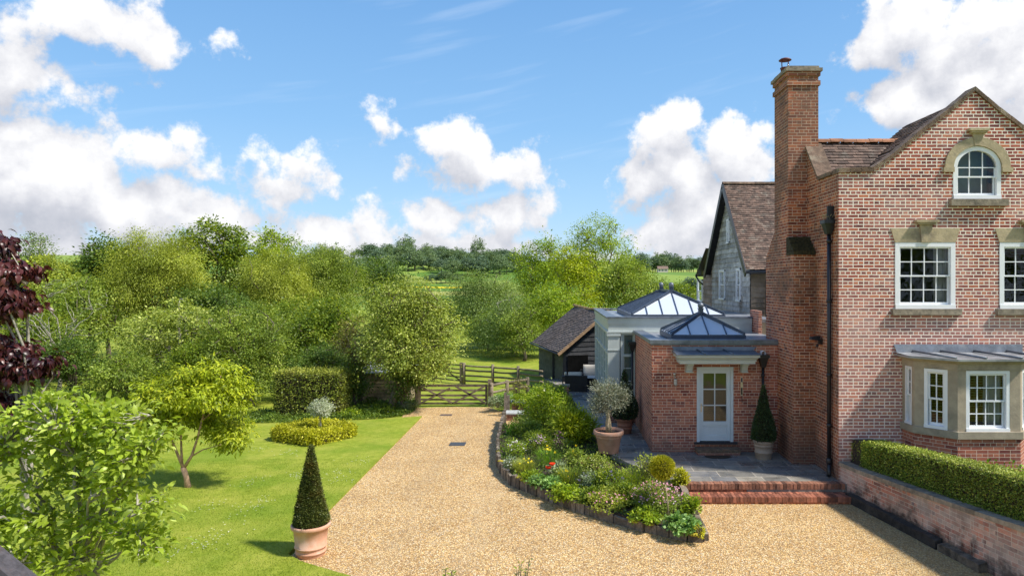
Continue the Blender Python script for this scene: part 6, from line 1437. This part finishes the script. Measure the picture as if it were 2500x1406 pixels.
leaf_mesh('foliage', P, unit(dv + rng.normal(size=(n, 3)) * .4 + [0, 0, .3]), unit(rng.normal(size=(n, 3)) + [0, 0, .6]), .05 * (.6 + .8 * rng.random(n)), .014 * np.ones(n), LM['golden'], lt2, rng.random(n))
m = MB(); m.ball(bc, .17, 14); m.build('stems', M['soil'], lt2); m = MB(); m.tube([lp, lp.lerp(bc, .5) + Vector((.02, 0, 0)), bc], [.016, .013, .010], 6); m.build('stem', M['cane'], lt2)  # dark ball core behind the leaves, then the bare stem
# leafy undercover of the bed as one mass
def ground_leaves(name, poly, n, mat, L, zz, seed, spread=.12, x=None):
    rng = np.random.default_rng(seed); pl = np.array([p[:2] for p in poly]); lo, hi = pl.min(0), pl.max(0); P = rng.random((n * 3, 2)) * (hi - lo) + lo
    P = P[in_poly(P[:, 0], P[:, 1], pl)][:n]; n = len(P); P = np.column_stack([P, zz + rng.random(n) ** 1.5 * spread * (1 + np.sin(P[:, 0] * 5) * np.cos(P[:, 1] * 4)) * .8]); D = unit(rng.normal(size=(n, 3)) + [0, 0, .9]); N = unit(rng.normal(size=(n, 3)) * .5 + [0, 0, 1.]); Ls = L * (.6 + .8 * rng.random(n))
    tag(leaf_mesh(name, P, D, N, Ls, Ls * .6, LM[mat], None, rng.random(n)), kind='stuff')
ground_leaves('ground_cover', [p for p in bed_edge[1:]] + [Vector((2.8, 15.0, 0))] + path_edge[1:], 20000, 'ground', .05, .19, 301, .13)
ground_leaves('ground_cover', [G(u, v) for u, v in ((560,1034),(760,1030),(900,1024),(1000,1012),(1022,993),(1020,975),(900,985),(700,1005),(560,1012))], 26000, 'ground', .06, .0, 302, .20)
ground_leaves('ground_cover', [G(u, v) for u, v in ((-400,1050),(300,1042),(560,1034),(560,1000),(300,1000),(-400,1000))], 20000, 'ground', .07, .0, 303, .22)
ground_leaves('ground_cover', [Vector((8.1, 13.9, 0)), Vector((12, 13.9, 0)), Vector((12, 11, 0)), Vector((8.6, 11, 0))], 9000, 'peony', .07, .8, 304, .35)
clump('silvery lavender bank at the left gatepost', 990, 1000, 1.3, .38, 'blue', .09, 2400, 310, 'blades', .1, z=0)
clump('blue flowered border plants below the old shed', 930, 1008, 1.4, .32, 'mid', .07, 1800, 311, z=0, flowers=[('slate', 40, .03, 1.2, .15, .3)])
clump('leafy border plants right of the clipped hedge', 850, 1015, 1.2, .28, 'bright', .07, 1500, 312, z=0)
# short lawn blades near the camera
rng = np.random.default_rng(305); n0 = 420000; pl = np.array(LAWN); P = rng.random((n0, 2)) * np.array([12, 12.5]) + np.array([-11.5, 5.8])
P = P[in_poly(P[:, 0], P[:, 1], pl)]; P = P[(P[:, 1] < 9.5) | (rng.random(len(P)) < (9.5 / P[:, 1]) ** 2)]; n = len(P); P = np.column_stack([P, np.full(n, .042)])
D = unit(rng.normal(size=(n, 3)) * .5 + [0, 0, 1.]); N = unit(rng.normal(size=(n, 3)) + [0, -.2, .2]); Ls = rng.uniform(.018, .042, n)
LM['blade'] = leaf_mat('grass_blade', (.12, .19, .012), (.24, .34, .022), (.40, .46, .05), trans=.35)
tag(leaf_mesh('grass', P, D, N, Ls, np.full(n, .006), LM['blade'], None, rng.random(n)), kind='stuff')
# tips of a shrub just under the camera
for i, (u, v, h) in enumerate(((1075, 1372, .36), (1245, 1362, .42))):
    s = 230.; b = Vector((wx(u, s), F / s, 0)); top = wz(v, s)
    t = thing('shrub_tip', ['left of two leafy shoot tips rising at the bottom edge over the gravel', 'right taller leafy shoot tip rising at the bottom edge over the gravel'][i], 'shrub', b)
    rng = np.random.default_rng(320 + i); m = MB(); st = []
    for j in range(7):
        e = Vector((b.x + rng.uniform(-.22, .22), b.y + rng.uniform(-.1, .1), top - abs(rng.normal(0, .10)) - (.0 if j == 0 else .04))); m.tube([b, b.lerp(e, .6) + Vector((0, 0, .1)), e], [.012, .008, .004], 5); st += [b.lerp(e, .6) * (1 - k) + e * k for k in np.linspace(.2, 1, 16)]
    m.build('stems', M['bark'], t); P = np.array([tuple(p) for p in st]); P = np.repeat(P, 2, 0); n = len(P); a = rng.random(n) * 6.28
    leaf_mesh('foliage', P, np.stack([np.cos(a), np.sin(a), rng.uniform(.1, 1, n)], 1), rng.normal(0, .3, (n, 3)) + [0, 0, 1.], rng.uniform(.035, .06, n), rng.uniform(.012, .018, n), LM['mid'], t, rng.random(n), True)
# ================================================================== GATE, FENCES
def rail(m, a, b, r=.045, n=7):
    a, b = Vector(a), Vector(b); k = 4; m.tube([a.lerp(b, i / k) + Vector((0, 0, random.uniform(-.012, .012))) for i in range(k + 1)], [r * random.uniform(.85, 1.1) for _ in range(k + 1)], n)
random.seed(33); gy = F / 62.9; gx0, gx1 = wx(1022, 62.9), wx(1190, 62.9); gh = wz(939, 62.9)
gt = thing('field_gate', 'weathered timber five bar gate with crossed braces closing the end of the gravel drive', 'gate', ((gx0 + gx1) / 2, gy, 0))
for i, z in enumerate((.09, .24, .40, .60, gh - .03)):
    m = MB(); m.bar((gx0, gy, z), (gx1, gy, z), .035, .075 if i < 4 else .095); m.build('rail', M['fence'], gt)
for x in (gx0 + .04, gx1 - .04): m = MB(); m.box(x - .045, x + .045, gy - .03, gy + .03, .03, gh + .02); m.build('stile', M['fence'], gt)
g3 = gx0 + (gx1 - gx0) * .5
for a, b in (((gx0 + .06, gh - .05), (g3 + .02, .09)), ((gx0 + .06, .09), (gx0 + (gx1 - gx0) * .46, gh - .12)), ((g3 - .02, .09), (gx1 - .1, gh - .05)), ((g3 + .1, gh - .05), (gx1 - .06, .09))):
    m = MB(); m.bar((a[0], gy - .04, a[1]), (b[0], gy - .04, b[1]), .03, .07); m.build('brace', M['fence'], gt)
for u, lb in ((1018, 'left gatepost of the timber field gate'), (1196, 'right gatepost of the timber field gate')):
    x = wx(u, 62.9); m = MB(); m.box(x - .07, x + .07, gy - .07, gy + .07, -.05, 1.02); o = m.build('gatepost', M['fence'], None, loc=(x, gy, 0), bevel=.015); tag(o, lb, 'gatepost')
def fence(label, pts, posts, zr, ph, r=.045, name='rail_fence'):
    t = thing(name, label, 'fence', pts[0])
    for a, b in zip(pts[:-1], pts[1:]):
        for z in zr: m = MB(); rail(m, Vector(a) + Z3 * z, Vector(b) + Z3 * z, r); m.build('rail', M['fence'], t)
    for p in posts: m = MB(); p = Vector(p); m.tube([p - Z3 * .1, p + Z3 * ph], [.075, .07], 8); m.build('post', M['fence'], t)
fy = F / 52.; P_ = lambda u, s: Vector((wx(u, s), F / s, 0))
fence('three rail timber fence running right from the second gate to the barn', [P_(1133, 51.5), P_(1203, 52.5), P_(1265, 53.5), P_(1325, 55)], [P_(1133, 51.5), P_(1203, 52.5), P_(1265, 53.5)], (.14, .38, .62, .84), .97)
fence('chestnut rail fence between the gate and the flower bed shrubs', [P_(1196, 63.2), P_(1235, 61.5), P_(1290, 59.5)], [P_(1200, 63.), P_(1238, 61.5), P_(1288, 59.6)], (.22, .52, .80), .9, .055)
# second, slightly open gate behind
a, b = P_(1062, 50.), P_(1126, 51.5); g2 = thing('paddock_gate', 'second grey timber gate standing in the paddock behind the first', 'gate', (a + b) / 2)
for z in (.12, .3, .48, .66, .86): m = MB(); m.bar(a + Z3 * z, b + Z3 * z, .03, .06); m.build('rail', M['fence'], g2)
for p, q in ((a + Z3 * .86, b + Z3 * .12), (a + Z3 * .12, a.lerp(b, .6) + Z3 * .86)): m = MB(); m.bar(p - Vector((0, .04, 0)), q - Vector((0, .04, 0)), .03, .06); m.build('brace', M['fence'], g2)
for p, lb in ((P_(1058, 50.), 'left post of the second paddock gate'), (P_(1126, 51.4), 'right post of the second paddock gate')):
    m = MB(); m.box(p.x - .07, p.x + .07, p.y - .07, p.y + .07, -.1, .98); o = m.build('gatepost', M['fence'], None, loc=p, bevel=.015); tag(o, lb, 'gatepost')
# old shed under the apple tree
sx0, sx1, sy = wx(882, 61.5), wx(1003, 61.5), F / 61.5; sd = thing('old_shed', 'decaying low timber shed half hidden under the apple tree', 'shed', ((sx0 + sx1) / 2, sy, 0))
m = MB(); boards(m, Vector((sx0, sy, 0)), UX, NY, sx1 - sx0, 0, 0, 1.15, .13); m.poly([(sx0, sy + .01, 0), (sx1, sy + .01, 0), (sx1, sy + .01, 1.2), (sx0, sy + .01, 1.2)]); m.poly([(sx1, sy, 0), (sx1, sy + 1.6, 0), (sx1, sy + 1.6, 1.4), (sx1, sy, 1.2)]); m.poly([(sx0, sy + 1.6, 0), (sx0, sy, 0), (sx0, sy, 1.2), (sx0, sy + 1.6, 1.4)])
m.build('wall', plain('silvered_shed_boards', (.36, .28, .17), .9, .3, 5, dirt=(.10, .08, .05), rnd=.4), sd)
m = MB(); m.hexa([(sx0 - .1, sy - .12, 1.17), (sx1 + .1, sy - .12, 1.17), (sx1 + .1, sy + 1.8, 1.42), (sx0 - .1, sy + 1.8, 1.42)], [(sx0 - .1, sy - .12, 1.21), (sx1 + .1, sy - .12, 1.21), (sx1 + .1, sy + 1.8, 1.46), (sx0 - .1, sy + 1.8, 1.46)]); m.build('roof', plain('grey_sheet_roof', (.30, .31, .33), .6, .2, 4, dirt=(.12, .12, .10)), sd)
# ================================================================== DRIVE COVERS
c = G(1117, 1084); m = MB(); m.box(c.x - .235, c.x + .235, c.y - .22, c.y + .22, -.01, .012); m.box(c.x - .215, c.x + .215, c.y - .20, c.y + .20, .012, .016); o = m.build('manhole_cover', M['iron'], None, loc=c, bevel=.003); tag(o, 'square grey metal manhole cover set in the gravel drive', 'manhole cover')
c = G(1089, 1013); dg = thing('drain_grate', 'narrow rusty slotted drain grate in the gravel near the gate', 'drain', c); m = MB(); m.box(c.x - .21, c.x + .21, c.y - .14, c.y + .14, -.01, .010); m.build('frame', M['iron'], dg)
m = MB()
for i in range(10): m.box(c.x - .19 + i * .039, c.x - .168 + i * .039, c.y - .12, c.y + .12, .0105, .018)
m.build('grate', M['rustiron'], dg)
# ================================================================== GARDEN FURNITURE
def cushion(name, label, c, w, d, h, up=False, group=None):
    m = MB(); k = 6; x, y, z = c; n = 10
    for i in range(n):
        for j in range(n):
            def S_(a, b):
                u_, v_ = a / n * 2 - 1, b / n * 2 - 1; t = (1 - abs(u_) ** 4) * (1 - abs(v_) ** 4); return u_, v_, t
            for sg in (1, -1):
                q = []
                for a, b in ((i, j), (i + 1, j), (i + 1, j + 1), (i, j + 1)):
                    u_, v_, t = S_(a, b); o = sg * (h / 2) * (.35 + .65 * t)
                    q.append((x + u_ * w / 2, y + v_ * d / 2, z + o) if not up else (x + u_ * w / 2, y + o + v_ * .03, z + v_ * d / 2))
                m.poly(q if sg > 0 else q[::-1], sm=True)
    o = m.build(name, M['cushion'], None, loc=c); tag(o, label, 'cushion', group)
sx0, sx1, syf = 1.10, 2.95, 28.95; sf = thing('wicker_sofa', 'black wicker garden sofa with cream cushions against the barn wall', 'sofa', ((sx0 + sx1) / 2, syf, TZ))
m = MB(); m.box(sx0 + .12, sx1, syf, syf + .75, TZ + .03, TZ + .30); m.build('seat', M['wicker'], sf, bevel=.02); m = MB(); m.box(sx0, sx1, syf + .75, syf + .88, TZ, TZ + .66); m.build('backrest', M['wicker'], sf, bevel=.02)
m = MB(); m.box(sx0, sx0 + .12, syf, syf + .75, TZ, TZ + .56); m.build('armrest', M['wicker'], sf, bevel=.02)
for i in range(3):
    xc = sx0 + .12 + .31 + i * .6; nm = ('left', 'middle', 'right')[i]
    cushion('seat_cushion', f'{nm} cream seat cushion of the wicker sofa', (xc, syf + .36, TZ + .37), .6, .74, .15); cushion('back_cushion', f'{nm} cream back cushion of the wicker sofa', (xc, syf + .66, TZ + .66), .6, .46, .15, True)
ax0, ax1, ay = wx(1380, 60), wx(1434, 60), F / 60.; am = thing('wicker_armchair', 'black wicker armchair seen from behind on the stone terrace', 'armchair', ((ax0 + ax1) / 2, ay, TZ))
m = MB(); m.hexa([(ax0, ay + .1, TZ), (ax1, ay - .05, TZ), (ax1, ay + .08, TZ), (ax0, ay + .23, TZ)], [(ax0 - .02, ay + .05, TZ + .66), (ax1 + .0, ay - .10, TZ + .66), (ax1 + .0, ay + .02, TZ + .66), (ax0 - .02, ay + .17, TZ + .66)]); m.build('backrest', M['wicker'], am, bevel=.02)
for x in (ax0, ax1 - .12): m = MB(); m.box(x, x + .12, ay + .23, ay + .85, TZ, TZ + .52); m.build('armrest', M['wicker'], am, bevel=.02)
m = MB(); m.box(ax0 + .12, ax1 - .12, ay + .2, ay + .85, TZ + .04, TZ + .30); m.build('seat', M['wicker'], am, bevel=.02)
cushion('back_cushion', 'grey white cushion peeping over the back of the wicker armchair', ((ax0 + ax1) / 2 - .05, ay + .30, TZ + .56), .55, .42, .14, True)
tb = Vector((.75, 28.95, TZ)); tt = thing('garden_table', 'low dark garden table beside the wicker sofa', 'table', tb); m = MB(); m.box(tb.x - .45, tb.x + .35, tb.y - .1, tb.y + .5, TZ + .44, TZ + .48); m.build('table_top', M['wicker'], tt)
for dx, dy in ((-.42, -.07), (.32, -.07), (-.42, .47), (.32, .47)): m = MB(); m.box(tb.x + dx - .02, tb.x + dx + .02, tb.y + dy - .02, tb.y + dy + .02, TZ, TZ + .44); m.build('leg', M['wicker'], tt)
m = MB(); m.lathe([(.001, 0), (.055, 0), (.06, .10), (.05, .15), (.02, .17), (.001, .17)], (tb.x - .30, tb.y + .1, TZ + .481), 14); o = m.build('lantern_jar', M['cushion'], None, loc=(tb.x - .3, tb.y + .1, TZ + .481)); tag(o, 'small white jar on the low garden table', 'jar')
# ================================================================== NEAR SHINGLE ROOF (bottom left corner)
sr = thing('outbuilding', 'corner of a dark shingled outbuilding roof at the bottom left edge', 'outbuilding', (-6, 4.4, 0))
m = MB(); A = Vector((wx(0, 330), F / 330, wz(1336, 330))); E = Vector((wx(110, 330), F / 330, wz(1425, 330))); U_ = (E - A).normalized(); Vv = Vector((0, -1, -.0)); Vv = (Vv - U_ * Vv.dot(U_)).normalized()
N_ = U_.cross(Vv).normalized(); N_ = N_ if N_.z > 0 else -N_; O = A - U_ * 1.2
for i in range(15):
    for j in range(8):
        a = O + U_ * (i * .14 + (j % 2) * .07) + Vv * (j * .17) + N_ * (.004 * (j % 2) + .012 * (14 - i) / 14); b = a + U_ * .15; c = b + Vv * .167; d = a + Vv * .167; h = N_ * .010
        m.poly([p + h for p in ((d, c, b, a) if (b - a).cross(d - a).dot(N_) < 0 else (a, b, c, d))])
m.build('roof', M['slateroof'], sr)
m = MB(); m.hexa([tuple(O - Z3 * .08), tuple(O + U_ * 2.0 - Z3 * .08), tuple(O + U_ * 2.0 + Vv * 1.4 - Z3 * .08), tuple(O + Vv * 1.4 - Z3 * .08)][::-1], [tuple(O - Z3 * .03), tuple(O + U_ * 2.0 - Z3 * .03), tuple(O + U_ * 2.0 + Vv * 1.4 - Z3 * .03), tuple(O + Vv * 1.4 - Z3 * .03)][::-1]); m.build('roof_deck', M['blackboard'], sr)
wxx = (O + U_ * 1.25); m = MB(); m.box(O.x, wxx.x - .25, O.y - 1.3, O.y - .2, 0, wxx.z - .12); m.build('wall', M['blackboard'], sr)

# daisies dotted over the lawn
rng = np.random.default_rng(306); cx_ = [(G(u, v).x, G(u, v).y) for u, v in ((830,1180),(815,1160),(745,1165),(735,1160),(640,1100),(600,1250),(560,1300),(640,1230),(500,1330),(700,1110),(880,1130),(520,1240),(610,1180),(430,1350))]
P = np.concatenate([np.column_stack([x + rng.normal(0, .22, 22), y + rng.normal(0, .22, 22), np.full(22, .075)]) for x, y in cx_]); P = P[in_poly(P[:, 0], P[:, 1], np.array(LAWN))]; P = np.repeat(P, 3, 0); n = len(P); a = rng.random(n) * 6.28
tag(leaf_mesh('daisies', P, np.stack([np.cos(a), np.sin(a), np.full(n, .1)], 1), np.tile([0, 0, 1.], (n, 1)), np.full(n, .016), np.full(n, .016), FM['white'], None, rng.random(n)), kind='stuff')
# leaves and petals blown on to the gravel beside the bed
Pq = [bed_edge[i].lerp(bed_edge[i + 1], rng.random()) for i in rng.integers(0, len(bed_edge) - 1, 420)]; P = np.array([[p.x - abs(rng.normal(0, .22)), p.y - abs(rng.normal(0, .16)), .016] for p in Pq]); n = len(P); a = rng.random(n) * 6.28
tag(leaf_mesh('fallen_leaves', P, np.stack([np.cos(a), np.sin(a), rng.uniform(0, .3, n)], 1), rng.normal(0, .2, (n, 3)) + [0, 0, 1.], rng.uniform(.015, .04, n), rng.uniform(.012, .025, n), LM['brown'], None, rng.random(n)), kind='stuff')
